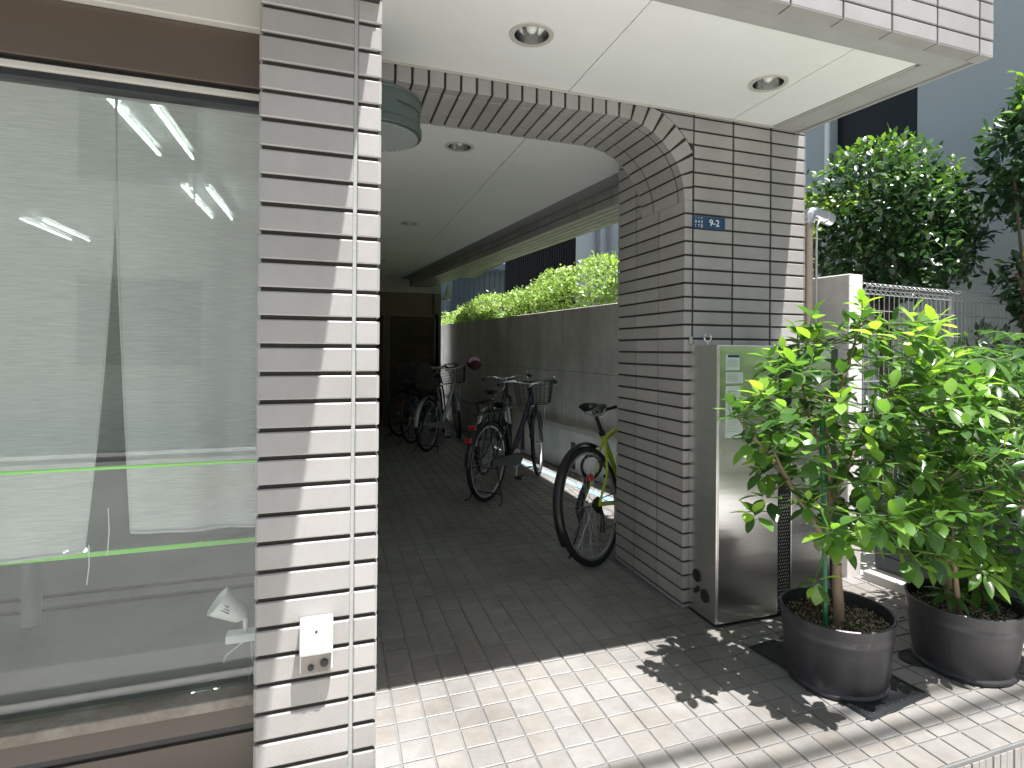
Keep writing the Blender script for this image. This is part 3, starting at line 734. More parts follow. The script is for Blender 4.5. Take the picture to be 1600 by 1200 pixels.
# outdoor socket on the left pillar
ob = empty('outlet_box', (-.033, YP-.009, .53), 0, 'white weatherproof outlet box on the lower left pillar', 'outlet')
g = MB(); pr = [(0, -.066), (-.020, -.066), (-.024, -.058), (-.024, -.020), (-.043, -.012), (-.046, .055), (-.040, .066), (0, .066)]
g.extr([(-.0375, y, z) for y, z in pr], (.075, 0, 0)); g.build('cover', 'white', ob, bevel=.005)
g = MB(); g.box(-.034, .034, -.0268, -.0242, -.062, -.0205); g.build('socket_face', 'sill', ob)
for c0_, c1_, rr_ in (((.018, -.026, -.040), (.018, -.033, -.040), .009), ((-.012, -.026, -.048), (-.012, -.031, -.048), .007)):
    g = MB(); g.cyl(c0_, c1_, rr_, n=16); g.build('socket_hole', 'dark', ob)
g = MB(); g.cyl((0, -.045, .045), (0, -.0475, .045), .003, n=10); g.build('screw', 'dark', ob)

# stainless cabinet
cbn = empty('steel_cabinet', (0, 0, 0), 0, 'tall brushed stainless steel cabinet against the right pillar behind the potted plant', 'cabinet')
g = MB(); g.box(1.640, 1.984, 2.184, 2.396, .012, 1.283); g.box(2.058, 2.345, 2.184, 2.396, .012, 1.283); g.build('body', 'steel', cbn, bevel=.003)
for x0, x1 in ((1.646, 1.982), (2.060, 2.300)):
    g = MB(); g.box(x0, x1, 2.176, 2.184, .018, 1.28); g.build('front_panel', 'steel', cbn, bevel=.002)
g = MB(); g.box(1.985, 2.057, 2.180, 2.39, .01, 1.279); g.box(2.301, 2.344, 2.178, 2.1838, .012, 1.27); g.build('black_strip', 'black', cbn)
g = MB(); g.box(1.64, 2.345, 2.19, 2.39, 0, .012); g.build('plinth', 'dark', cbn)
curve_text('lettering', 'FRE', .052, Matrix.Translation((2.020, 2.1793, .885)) @ Matrix.Rotation(R(90), 4, 'X') @ Matrix.Rotation(R(-90), 4, 'Z'), 'letter', cbn)
g = MB()
for k in range(36):
    for i in range(5):
        x = 1.992+i*.0135+(.0067 if k % 2 else 0); z = .03+k*.0155
        if x < 2.050: g.tube([(x, 2.1793, z), (x+.005, 2.1793, z+.006)], .0012, 5)
g.build('stipple_print', 'letter', cbn)
for (cy_, cz_, r_c) in ((2.325, .188, .030), (2.262, .115, .031), (2.336, .112, .012), (2.316, .128, .013)):
    g = MB(); g.cyl((1.6405, cy_, cz_), (1.636, cy_, cz_), r_c, n=28); g.build('round_port', 'black', cbn, smooth=40)
for z0, z1, x1, ma in ((1.168, 1.238, 1.755, 'paper'), (1.108, 1.158, 1.775, 'paper'), (.86, 1.095, 1.775, 'paper')):
    g = MB(); g.box(1.682, x1, 2.1745, 2.176, z0, z1); n_ = g.build('notice', ma, cbn)
g = MB(); g.box(1.69, 1.753, 2.1738, 2.1745, 1.226, 1.237); g.build('notice_heading', 'blue', cbn)
for zs_ in ((1.212, 1.203, 1.194, 1.185), (1.148, 1.139, 1.130, 1.121), tuple(1.07-.014*i for i in range(14))):
    g = MB(); g.box(1.688, 1.6886, 2.1741, 2.1743, zs_[-1], zs_[0])
    for z in zs_: g.box(1.6887, 1.69+rnd.uniform(.045, .06), 2.1738, 2.1744, z, z+.003)
    g.build('print', 'alu', cbn)
g = MB(); g.box(2.252, 2.293, 2.1735, 2.1755, .98, 1.02); g.build('notice', 'white', cbn)
g = MB(); g.ring((1.672, 2.30, 1.318), (0, 1, 0), .019, .0042, 28, 8, R(-60), R(240)); g.cyl((1.672, 2.30, 1.283), (1.672, 2.30, 1.300), .0055); g.build('eye_bolt', 'chrome', cbn, smooth=50)
g = MB(); g.box(1.634, 1.652, 2.392, 2.398, 1.285, 1.325); g.box(1.634, 1.652, 2.37, 2.398, 1.283, 1.287); g.cyl((1.643, 2.392, 1.308), (1.643, 2.389, 1.308), .004); g.build('fixing_bracket', 'alu', cbn)

# stainless rain pipe with an elbow
pp = empty('rain_pipe', (0, 0, 0), 0, 'weathered metal pipe with a shiny elbow rising behind the right pillar', 'pipe')
g = MB(); g.cyl((2.432, 2.46, 0), (2.432, 2.46, 1.955), .024, n=20); g.build('pipe', 'copper', pp, smooth=40)
g = MB(); g.tube([(2.432, 2.46, 1.95), (2.432, 2.46, 1.985), (2.445, 2.46, 2.012), (2.47, 2.46, 2.018), (2.56, 2.47, 2.0)], .032, 18); g.cyl((2.555, 2.47, 2.001), (2.60, 2.475, 1.993), .037, n=20); g.build('elbow', 'chrome', pp, smooth=40)
g = MB(); g.tube([(2.47, 2.44, 1.3), (2.47, 2.44, 1.93), (2.485, 2.44, 1.965), (2.51, 2.44, 1.97)], .006, 8); g.build('thin_conduit', 'alu', pp, smooth=50)

# covers in the floor
fcv = MB(); fcv.box(-.17, .17, -.27, .27, 0, .004)
root = empty('drain_cover', (1.868, 1.748, .0012), R(7), 'black rectangular patterned drain cover under the front pot', 'cover')
fcv.build('plate', 'cover', root, bevel=.001)
g = MB(); 
for a in ((-.165, -.265, .165, -.257), (-.165, .257, .165, .265), (-.165, -.2565, -.157, .2565), (.157, -.2565, .165, .2565)): g.box(a[0], a[2], a[1], a[3], .004, .0065)
for i in range(12):
    for k in range(20): 
        x = -.145+i*.0262; y = -.245+k*.0257; s_ = .008
        g.add([(x-s_, y, .0042), (x, y-.003, .0042), (x+s_, y, .0042), (x, y+.003, .0042), (x, y, .0066)] if (i+k) % 2 else [(x-.003, y, .0042), (x, y-s_, .0042), (x+.003, y, .0042), (x, y+s_, .0042), (x, y, .0066)], [(0, 1, 4), (1, 2, 4), (2, 3, 4), (3, 0, 4)])
g.build('tread_pattern', 'cover', root)
for x, y, r_c, ma, l in ((2.256, 1.70, .062, 'cover', 'small round dark drain cover between the two pots'), (2.53, 2.05, .065, 'covergrey', 'small round grey drain cover beside the pale curb')):
    root = empty('round_cover', (x, y, .0012), 0, l, 'cover', 'round drain covers among the pots')
    g = MB(); g.lathe((0, 0, 0), [(.001, .004), (r_c-.008, .004), (r_c-.006, .002), (r_c-.004, .005), (r_c, .005), (r_c+.001, 0)], 40); g.build('lid', ma, root, smooth=30)

# shop fittings behind the glass
def noren(name, label, Y, z0, z1, xs_, mat_, amp, droop, t0=.2, pw=1.5):
    root = empty(name, (0, 0, 0), 0, label, 'curtain')
    for k, (xl0, xr0, xl1, xr1, zb) in enumerate(xs_):
        g = MB(); nx, nz = 50, 44; vs = []
        for i in range(nz+1):
            t = i/nz; tt = max(0, (t-t0)/(1-t0))**pw; xl = xl0+(xl1-xl0)*tt; xr = xr0+(xr1-xr0)*tt
            for j in range(nx+1):
                s_ = j/nx; x = xl+(xr-xl)*s_; zz = z1+(zb-z1)*t+droop*t*math.sin(s_*math.pi)*-1
                y = Y+amp*t*math.sin(x*21+k)+amp*.5*t*math.sin(x*47+t*2)
                vs.append((x, y, zz))
        g.add(vs, [(i*(nx+1)+j, i*(nx+1)+j+1, (i+1)*(nx+1)+j+1, (i+1)*(nx+1)+j) for i in range(nz) for j in range(nx)])
        p = g.build('linen_panel', mat_, root, smooth=80)
        h = MB(); b0 = nz*(nx+1); h.tube([Vector(v)+Vector((0, -.001, 0)) for v in vs[b0:b0+nx+1]], .004, 5)
        e0 = [Vector(vs[i*(nx+1)+(nx if k == 0 else 0)]) for i in range(nz+1)]; h.tube(e0, .003, 5)
        h.build('hem', mat_, p, smooth=60)
    g = MB(); g.cyl((-4, Y, z1+.01), (-.02, Y, z1+.01), .008); g.build('rod', 'cream', root, smooth=40)
    return root
noren('sheer_curtain', 'sheer white linen curtain split down the middle, hanging right behind the shop window', 1.75, .75, 1.99,
      [(-1.35, -.531, -1.35, -.590, .735), (-.531, .01, -.487, .01, .775)], 'linen', .012, .012)
noren('inner_curtain', 'second sheer curtain hanging deeper inside the shop', 2.35, .9, 2.1, [(-1.6, -.476, -1.6, -.528, .90), (-.474, .015, -.44, .015, .90)], 'linen2', .015, .01, .54, .8)
cu_ = bpy.data.objects['sheer_curtain']
for x0, z0, x1, z1 in ((-.576, .752, -.580, .652), (-.536, .842, -.537, .722)):
    g = MB(); g.tube([(x0, 1.738, z0), ((x0+x1)/2+.003, 1.738, (z0+z1)/2), (x1, 1.738, z1)], .0013, 5); g.build('loose_thread', 'white', cu_)
gr_ = empty('green_reflection_rod', (0, 0, 0), 0, 'added thin green rod standing in for a green reflection line across the shop window', 'reflection stand-in')  # made-up rod and hangers imitate a green reflection in the pane
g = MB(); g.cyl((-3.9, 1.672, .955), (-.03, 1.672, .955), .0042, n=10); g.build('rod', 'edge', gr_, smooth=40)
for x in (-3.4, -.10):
    g = MB(); g.cyl((x, 1.672, .955), (x, 1.665, 1.10), .002, n=6); g.build('added_hanger', 'alu', gr_)
tb = empty('glass_table', (0, 0, 0), 0, 'glass table with bright green edges on a white post inside the shop', 'table')
g = MB(); g.box(-2.6, -.05, 1.885, 3.20, .680, .690); g.build('tabletop', 'tglass', tb)
g = MB(); g.box(-2.6, -.05, 1.876, 1.8848, .679, .691); g.box(-2.6, -.05, 3.2002, 3.212, .679, .691); g.build('glass_edge', 'edge', tb)
g = MB(); g.cyl((-1.27, 3.19, 0), (-1.27, 3.19, .678), .036, n=20); g.build('leg', 'white', tb, smooth=40)
g = MB(); g.cyl((-.2, 3.1, 0), (-.2, 3.1, .678), .031, n=20); g.build('leg', 'white', tb, smooth=40)
for x, y, l in ((-1.075, 2.97, 'lit fluorescent tube on the shop ceiling, left one of the front pair'), (-.885, 2.97, 'lit fluorescent tube on the shop ceiling, right one of the front pair'),
             (-1.11, 5.1, 'lit fluorescent tube on the shop ceiling, left one of the second pair'), (-.94, 5.1, 'lit fluorescent tube on the shop ceiling, right one of the second pair'),
             (-2.9, 7.0, 'lit fluorescent tube deep in the shop, left of the pair'), (-2.72, 7.0, 'lit fluorescent tube deep in the shop, right of the pair')):
    root = empty('tube_lamp', (x, y, 2.5), 0, l, 'ceiling light', 'fluorescent tubes on the shop ceiling')
    g = MB(); g.cyl((0, 0, 0), (0, 1.12 if y > 3 else 1.36, 0), .011, n=12); g.build('tube', 'tube', root, smooth=40)
    g = MB(); g.box(-.03, .03, 0, 1.3, .03, .098); g.build('housing', 'white', root, bevel=.004)
# clip lamp at the window corner
cl = empty('clip_lamp', (-.215, 1.70, .50), 0, 'white clip-on spotlight at the foot of the shop window beside the pillar', 'lamp')
d = Vector((-.75, -.1, .62)).normalized(); a = Vector((.0, 0, .035))
g = MB(); g.tube([a, a+d*.012, a+d*.03, a+d*.085], [.008, .021, .026, .038], 24, cap=False); g.tube([a+d*.083, a+d*.03], [.036, .024], 24, cap=False); g.build('lamp_shade', 'white', cl, smooth=50)
g = MB()
for k in range(3): g.tube([a+d*(.045+k*.0)+Vector((0, -.031+k*.0, .0+k*.008)), a+d*.07+Vector((0, -.034, k*.008))], .0016, 5)
g.build('vent_slots', 'dark', cl)
g = MB(); g.box(-.045, .03, -.02, .02, -.024, -.002); g.cyl((0, 0, -.004), (0, 0, .034), .006); g.build('clip', 'white', cl, bevel=.003)
g = MB(); g.tube([(.01, 0, -.02), (-.02, .01, -.045), (-.045, 0, -.06), (-.05, -.005, -.075)], .0022, 6); g.tube([(.015, 0, -.02), (.02, -.01, -.08), (.01, -.01, -.13), (.02, 0, -.2)], .0022, 6); g.build('cable', 'white', cl, smooth=60)

# overhead cables that throw the soft bands of shade on the step
cab = []
def cable(fx, fy, h, r_, label, skew=0.):
    t = h; p = Vector((fx, fy, 0))-SUN/(-SUN.z)*(-t)*-1
    p = Vector((fx+.135*h, fy-.275*h, h))
    d = Vector((1, skew, 0)).normalized()
    g = MB(); g.tube([p+d*k+Vector((0, 0, .004*k*k)) for k in (-9, -5, -2, 0, 2, 5, 9)], r_, 8)
    tag(g.build('overhead_cable', 'black', smooth=60), label, 'cable', 'cables over the street')
cable(1.5, 1.53, 7.5, .024, 'black overhead cable high over the step, the inner one', 0)
cable(1.5, 1.405, 7.0, .022, 'black overhead cable high over the step, the outer one', 0)

# ================================================================== BICYCLES
def wheel(parent, c, Rw, steer=None, tyre=.019, rimc='alu', spokes=32, disc=True):
    T = steer or Matrix.Identity(4)
    w_ = MB(); w_.ring(c, (0, 1, 0), Rw-tyre, tyre, 64, 10); wo_ = w_.build('wheel', 'rubber', parent, smooth=60, M=T)
    g = MB(); g.ring(c, (0, 1, 0), Rw-tyre*2.1, .011, 64, 8, flat=1.15); g.build('rim', rimc, wo_, smooth=60, M=T)
    g = MB(); cv = Vector(c)
    for i in range(spokes):
        an = 2*math.pi*i/spokes; sd = .028 if i % 2 else -.028; tw = .5 if (i//2) % 2 else -.5
        hub = cv+Vector((math.cos(an+tw)*.022, sd, math.sin(an+tw)*.022)); rim = cv+Vector((math.cos(an), 0, math.sin(an)))*(Rw-tyre*2.2)
        g.tube([hub, rim], .0011, 4, cap=False)
    g.build('spokes', 'alu', wo_, M=T)
    g = MB(); g.cyl(cv+Vector((0, -.05, 0)), cv+Vector((0, .05, 0)), .014, n=14)
    for k in (-1, 1): g.cyl(cv+Vector((0, .026*k, 0)), cv+Vector((0, .031*k, 0)), .026, n=16)
    g.build('hub', 'alu', wo_, smooth=40, M=T)
    return wo_

def mudguard(parent, c, Rr, a0, a1, ma, T=None, wd=.024):
    g = MB(); cv = Vector(c); n = 28; vs = []
    for i in range(n+1):
        a = R(a0+(a1-a0)*i/n)
        for k in (-1, -.6, 0, .6, 1):
            rr = Rr+.012*(1-k*k); vs.append(cv+Vector((math.cos(a)*rr, k*wd, math.sin(a)*rr)))
        for k in (1, .6, 0, -.6, -1):
            rr = Rr+.012*(1-k*k)-.003; vs.append(cv+Vector((math.cos(a)*rr, k*wd, math.sin(a)*rr)))
    fs = []
    for i in range(n):
        for j in range(10): fs.append((i*10+j, i*10+(j+1) % 10, (i+1)*10+(j+1) % 10, (i+1)*10+j))
    fs += [tuple(range(9, -1, -1)), tuple(n*10+j for j in range(10))]
    g.add(vs, fs); return g.build('mudguard', ma, parent, smooth=50, M=T)

def saddle(parent, p, ma='bikeblk', wd=.09, ln=.25, tilt=0):
    g = MB(); p = Vector(p); n = 16; m_ = 12; vs = []
    for i in range(n+1):
        t = i/n; x = -ln*.5+ln*t
        wdt = wd*(1-.80*min(1, max(0, (t-.15))/.55)**.8) if t > .15 else wd*(.55+.45*math.sin(min(1, t/.15)*math.pi/2))
        if t > .93: wdt *= .75
        top = .012*math.cos(t*math.pi)+.006
        for j in range(m_):
            a = 2*math.pi*j/m_; yy = math.cos(a)*wdt; zz = math.sin(a)*(.022 if math.sin(a) > 0 else .034*(1-.4*t))
            if math.sin(a) < 0: yy *= .8
            vs.append(p+Vector((x, yy, zz+top+tilt*x)))
    fs = [(i*m_+j, i*m_+(j+1) % m_, (i+1)*m_+(j+1) % m_, (i+1)*m_+j) for i in range(n) for j in range(m_)]+[tuple(range(m_-1, -1, -1)), tuple(n*m_+j for j in range(m_))]
    g.add(vs, fs); s_ = g.build('saddle', ma, parent, smooth=70)
    g = MB()
    for k in (-1, 1): g.tube([p+Vector((-.09, .035*k, -.02)), p+Vector((-.03, .022*k, -.045)), p+Vector((.04, .020*k, -.045)), p+Vector((.10, .012*k, -.012))], .0035, 6)
    g.build('rails', 'alu', s_, smooth=60)

def bike(loc, az, label, ma, kind='city', steer=0, basket=True, rack=True, Rw=.33, wb=1.09, seatz=.80, barz=.93, lean=0, reds=2, bdrop=0., child=False, fork_ma=None, guard='bikeblk', lamp_red=True, rimc='alu', stand='double', cover=None, saddle_w=.10):
    """az = compass heading from +Y towards +X; loc = ground point under the rear hub"""
    root = empty('bicycle', loc, R(90-az), label, 'bicycle', 'bicycles parked along the concrete wall')
    root.rotation_euler = (R(-lean), 0, R(90-az))
    rh = Vector((0, 0, Rw)); fh = Vector((wb, 0, Rw)); bb = Vector((.44, 0, .285))
    if kind == 'city':
        ht, hb = Vector((.845, 0, .90)), Vector((.885, 0, .74))
        st = Vector((.33, 0, .62)); 
    else:
        ht, hb = Vector((.80, 0, .86)), Vector((.84, 0, .72)); st = Vector((.265, 0, .72))
    sp = st+(st-bb).normalized()*((seatz-.05-st.z)/(st-bb).normalized().z)
    ax = (ht-hb).normalized()
    T = Matrix.Translation(ht) @ Matrix.Rotation(R(steer), 4, ax) @ Matrix.Translation(-ht)
    fm = fork_ma or ma
    g = MB()
    if kind == 'city':
        g.tube([bb, bb+Vector((.06, 0, .06)), (hb+ht)/2-Vector((.0, 0, .03))], [.027, .026, .024], 12)
        g.tube([st-Vector((.01, 0, .25)), st+Vector((.07, 0, -.28)), Vector((.62, 0, .47)), ht-Vector((.005, 0, .10))], [.012, .015, .017, .018], 12)
    else:
        g.tube([bb, hb+Vector((-.01, 0, .02))], .021, 12); g.tube([st-Vector((0, 0, .02)), ht-Vector((0, 0, .03))], .018, 12)
    g.cyl(hb, ht, .020, n=14); g.cyl(bb, st+(st-bb).normalized()*.02, .0165, n=12); g.cyl(bb+Vector((0, -.035, 0)), bb+Vector((0, .035, 0)), .024, n=14)
    for k in (-1, 1):
        e_ = rh+Vector((0, .06*k, 0))
        g.tube([bb+Vector((-.03, .025*k, 0)), Vector((.25, .045*k, .305)), e_], .0095, 8)
        g.tube([st-Vector((0, -.012*k, .03)), Vector((.17, .045*k, .50)), e_], .008, 8)
    g.build('frame', ma, root, smooth=50)
    g = MB()
    for k in (-1, 1):
        g.tube([hb+Vector((0, .04*k, -.03)), hb+Vector((.03, .05*k, -.12)), Vector((wb-.06, .053*k, Rw+.14)), fh+Vector((0, .054*k, 0))], [.015, .014, .012, .009], 10)
    g.tube([hb+Vector((0, -.05, -.035)), hb+Vector((0, 0, -.015)), hb+Vector((0, .05, -.035))], .015, 8)
    g.build('fork', fm, root, smooth=50, M=T)
    wheel(root, rh, Rw, rimc=rimc); wheel(root, fh, Rw, T, rimc=rimc)
    # seat post and saddle
    g = MB(); g.cyl(st, sp, .0125, n=12); g.cyl(st+(st-bb).normalized()*.01, st+(st-bb).normalized()*.035, .021, n=14); g.build('seat_post', 'bikeblk' if kind != 'city' else 'chrome', root, smooth=40)
    saddle(root, sp+Vector((.01, 0, .055)), wd=saddle_w*.85)
    # handlebar
    top = ht+ax*(barz-ht.z)*.9
    g = MB(); g.cyl(ht, top, .0125, n=12)
    gr = []
    if kind == 'city':
        for k in (-1, 1):
            P_b = [top+Vector((.03, 0, 0)), top+Vector((.05, .07*k, .01)), top+Vector((.02, .16*k, .035)), top+Vector((-.06, .235*k, .03)), top+Vector((-.17, .265*k, .015))]
            g.tube(P_b, .011, 10); gr.append((P_b[3]*.55+P_b[4]*.45, P_b[4]+(P_b[4]-P_b[3])*.15, k))
    else:
        g.cyl(top, top+Vector((.08, 0, .01)), .016, n=12)
        for k in (-1, 1):
            P_b = [top+Vector((.08, 0, .01)), top+Vector((.07, .12*k, .015)), top+Vector((.04, .29*k, .02))]; g.tube(P_b, .0125, 10); gr.append((P_b[1]*.3+P_b[2]*.7, P_b[2]+(P_b[2]-P_b[1])*.12, k))
    hbm = 'chrome' if kind == 'city' else 'bikeblk'
    hb_o = g.build('handlebar', hbm, root, smooth=50, M=T)
    for a, b, k in gr:
        q = MB(); q.tube([a, b], .0165, 12); q.build('grip', 'black', hb_o, smooth=50, M=T)
        d = (b-a).normalized(); q = MB(); s_ = a-d*.03+Vector((.0, 0, -.01))
        if kind == 'city': q.tube([s_, s_+Vector((.045, 0, -.025)), s_+Vector((.03, .01*k, -.05))-d*-.02, s_+d*.07+Vector((.05, 0, -.05)), s_+d*.13+Vector((.055, 0, -.055))], [.008, .008, .007, .006, .005], 8)
        else: q.tube([s_, s_+Vector((.035, 0, -.015)), s_+Vector((.05, .06*k, -.03)), s_+Vector((.055, .11*k, -.035))], [.010, .008, .006, .005], 8)
        q.build('brake_lever', 'chrome', hb_o, smooth=50, M=T)
        if k < 0:
            q = MB(); q.ell(a-d*.035+Vector((0, .0, .03)), .022, .022, .014, 14, 8); q.build('bell', 'chrome', hb_o, smooth=60, M=T)
    g = MB(); c0 = top+Vector((.03, 0, 0))
    for k in (-1, 1): g.tube([c0+Vector((.02, .12*k, -.02)), c0+Vector((.11, .08*k, .02)), c0+Vector((.10, .02*k, -.10)), hb+Vector((.02, .012*k, .02))], .0028, 6)
    g.build('brake_cables', 'black', root, smooth=70, M=T)
    mudguard(root, rh, Rw+.012, -5 if kind == 'city' else 60, 178 if kind == 'city' else 205, guard)
    if kind == 'city': mudguard(root, fh, Rw+.012, 20, 165, guard, T)
    # crank, chain, guard, pedals
    g = MB(); g.cyl(bb+Vector((0, -.055, 0)), bb+Vector((0, -.050, 0)), .085, n=30); g.build('chain_ring', 'alu', root, smooth=30)
    g = MB()
    g.tube([bb+Vector((0, -.06, 0)), bb+Vector((-.05, -.075, -.155))], .010, 8); g.tube([bb+Vector((0, .05, 0)), bb+Vector((.05, .075, .155))], .010, 8); cr = g.build('crank', 'alu', root, smooth=50)
    for v in (Vector((-.05, -.115, -.155)), Vector((.05, .115, .155))):
        q = MB(); p = bb+v; q.box(p.x-.045, p.x+.045, p.y-.035, p.y+.035, p.z-.012, p.z+.012); q.build('pedal', 'black', cr, bevel=.004)
    g = MB()
    if kind == 'city':
        g.extr([(-.07, -.062, Rw-.022), (.38, -.062, .232), (.48, -.062, .225), (.525, -.062, .27), (.50, -.062, .325), (.42, -.062, .338), (-.02, -.062, Rw+.030), (-.07, -.062, Rw+.02)], (0, -.02, 0))
        g.build('chain_guard', ma if ma != 'navy' else 'bikeblk', root, bevel=.006)
    else:
        g.cyl(rh+Vector((0, -.052, 0)), rh+Vector((0, -.030, 0)), .048, .034, 24); g.tube([rh+Vector((0, -.05, .03)), bb+Vector((0, -.052, .083))], .004, 5); g.tube([rh+Vector((-.01, -.05, -.15)), bb+Vector((0, -.052, -.083))], .004, 5)
        g.tube([rh+Vector((0, -.06, -.01)), rh+Vector((.02, -.06, -.07)), rh+Vector((.0, -.055, -.16))], [.014, .011, .016], 8)
        g.build('chain_gear', 'bikeblk', root, smooth=40)
        q = MB(); q.tube([rh+Vector((.10, .055, .14)), rh+Vector((.02, .065, .05)), rh+Vector((-.03, .065, -.02)), rh+Vector((-.04, .06, -.10))], [.016, .022, .024, .012], 10); q.build('hub_guard', 'black', root, smooth=60)
    # stand
    g = MB()
    if stand == 'double':
        g.tube([rh+Vector((.02, .075, -.02)), Vector((-.03, .15, .012)), Vector((-.09, .16, .006))], .007, 8); g.tube([rh+Vector((.02, -.075, -.02)), Vector((-.03, -.15, .012)), Vector((-.09, -.16, .006))], .007, 8); g.tube([Vector((0, .135, .07)), Vector((0, -.135, .07))], .006, 8)
    else:
        g.tube([rh+Vector((.04, .065, -.02)), Vector((-.02, .20, .015)), Vector((-.05, .225, .005))], .008, 8)
    g.build('kick_stand', 'bikeblk', root, smooth=50)
    if lamp_red:
        q = MB()
        if kind == 'city':
            p = Vector((-Rw*.93-.01, 0, Rw+.21)); q.box(p.x-.02, p.x+.005, -.028, .028, p.z-.018, p.z+.022)
        else: q.cyl(Vector((.05, 0, .50)), Vector((.03, 0, .497)), .024, n=20)
        q.build('rear_reflector', 'red', root, bevel=.004)
        if kind == 'city' and reds > 1:
            p.z += .10; p.x += .06
            q = MB(); q.box(p.x-.02, p.x+.005, -.03, .03, p.z-.018, p.z+.016); q.build('rear_reflector', 'red', root, bevel=.004)
    if rack:
        g = MB(); z = Rw*2+.075
        for k in (-1, 1):
            g.tube([Vector((.24, .03*k, z)), Vector((.18, .055*k, z)), Vector((-.20, .055*k, z)), Vector((-.24, .03*k, z))], .006, 8)
            g.tube([Vector((-.10, .055*k, z)), rh+Vector((-.01, .068*k, 0))], .005, 6); g.tube([Vector((.12, .055*k, z)), rh+Vector((.01, .068*k, 0))], .005, 6)
        for x in (-.2, -.1, 0, .1, .18): g.tube([Vector((x, .055, z)), Vector((x, -.055, z))], .005, 6)
        g.tube([Vector((.24, 0, z)), st-Vector((.02, 0, .02))], .006, 6)
        g.build('rear_rack', 'bikeblk', root, smooth=50)
    if basket:
        g = MB(); bx0, bx1, bz0, bz1 = .10, .40, -.11, .11; c0 = Vector((ht.x, 0, ht.z-bdrop))
        def ringp(z, s_): 
            a, b = bx0-.0*s_, bx1-.05*(1-s_); w2 = .150+.035*s_
            return [c0+Vector((a, -w2, z)), c0+Vector((a, w2, z)), c0+Vector((b, w2, z)), c0+Vector((b, -w2, z))]
        N_ = 6
        for i in range(N_+1):
            s_ = i/N_; z = bz0+(bz1-bz0)*s_; g.tube(ringp(z, s_), .0045 if i in (0, N_) else .002, 6, closed=True)
        lo, hi = ringp(bz0, 0), ringp(bz1, 1)
        for a in range(4):
            nn_ = 8 if a % 2 == 0 else 7
            for j in range(nn_): g.tube([lo[a].lerp(lo[(a+1) % 4], j/nn_), hi[a].lerp(hi[(a+1) % 4], j/nn_)], .002, 5)
        for j in range(1, 8): g.tube([lo[0].lerp(lo[1], j/8), lo[3].lerp(lo[2], j/8)], .002, 5)
        g.build('basket', 'bikeblk', root, M=T)
        q = MB(); q.box(c0.x+.02, c0.x+.10, -.03, .03, c0.z-.12, c0.z-.11); q.tube([Vector((c0.x+.3, .10, c0.z-.10)), fh+Vector((.0, .062, 0))], .004, 6); q.tube([Vector((c0.x+.3, -.10, c0.z-.10)), fh+Vector((.0, -.062, 0))], .004, 6); q.build('basket_stay', 'chrome', root, M=T)
        q = MB(); q.cyl(c0+Vector((.30, .0, -.17)), c0+Vector((.36, 0, -.175)), .024, .034, 16); q.build('headlamp', 'chrome', root, smooth=40, M=T)
    if child:
        g = MB(); z = Rw*2+.09; c0 = Vector((-.02, 0, z))
        g.ell(c0+Vector((-.01, 0, .07)), .17, .135, .09, 20, 12); g.ell(c0+Vector((-.13, 0, .19)), .055, .135, .17, 20, 12, M=Matrix.Rotation(R(-10), 3, 'Y'))
        g.ell(c0+Vector((-.15, 0, .33)), .04, .09, .05, 16, 10); g.box(c0.x+.06, c0.x+.11, -.13, .13, c0.z+.10, c0.z+.125)
        g.build('child_seat', cover or 'cloth', root, smooth=70)
    return root, T, top

bike((1.475, 3.05, 0), 55, 'lime green bicycle with a black saddle parked nearest, beside the right pillar', 'green', 'sport', steer=34, basket=False, rack=False, Rw=.345, wb=1.04, seatz=.90, barz=.90, lean=10, stand='single', saddle_w=.085)
bike((1.214, 4.63, 0), 43, 'navy city bicycle with a wire front basket and two red rear lights', 'navy', 'city', steer=16, bdrop=.07, wb=1.10, seatz=.76)
bike((1.44, 5.60, 0), 30, 'black city bicycle without a basket half hidden behind the navy one', 'bikeblk', 'city', steer=20, basket=False, wb=1.08, seatz=.80, guard='bikesil', lamp_red=False)
gb = [x for x in bpy.data.objects if x.get('label', '').startswith('lime green')][0]
q = MB(); q.ring((.13, .03, .56), (.5, 1, .3), .075, .009, 30, 8); q.ring((.14, .045, .55), (.6, 1, .1), .068, .009, 30, 8); q.build('cable_lock', 'black', gb, smooth=60)
b4, T4, top4 = bike((1.10, 7.10, 0), 33, 'silver bicycle with a rear child seat and one maroon handlebar muff', 'bikesil', 'city', steer=28, wb=1.07, child=True, guard='bikesil', seatz=.84, barz=1.0, lamp_red=False)
q = MB(); c = top4+Vector((-.07, -.28, .03))
q.tube([c+Vector((.14, .06, .02)), c+Vector((.08, .02, .01)), c, c+Vector((-.08, -.01, -.01)), c+Vector((-.13, -.015, -.02))], [.045, .075, .088, .08, .06], 12, flat=.8)
q.build('handlebar_muff', 'mitt', b4, smooth=70, M=T4)
q = MB(); q.tube([c+Vector((.13, .055, .045)), c+Vector((.06, .012, .050)), c+Vector((-.05, -.005, .046))], [.045, .07, .078], 12, flat=.75); q.build('sunlit_muff_top', 'mittp', b4, smooth=70, M=T4)  # pink upper half paints sunlight onto the top of the muff
bike((1.00, 7.78, 0), 33, 'black bicycle with a covered child seat, in the dark behind the silver one', 'bikeblk', 'city', steer=25, wb=1.07, child=True, cover='black', basket=False, barz=1.0, reds=1)
bike((.92, 8.45, 0), 38, 'black bicycle farthest back, by the louvred doors', 'bikeblk', 'city', steer=30, wb=1.0, rack=False, basket=True, lamp_red=False)

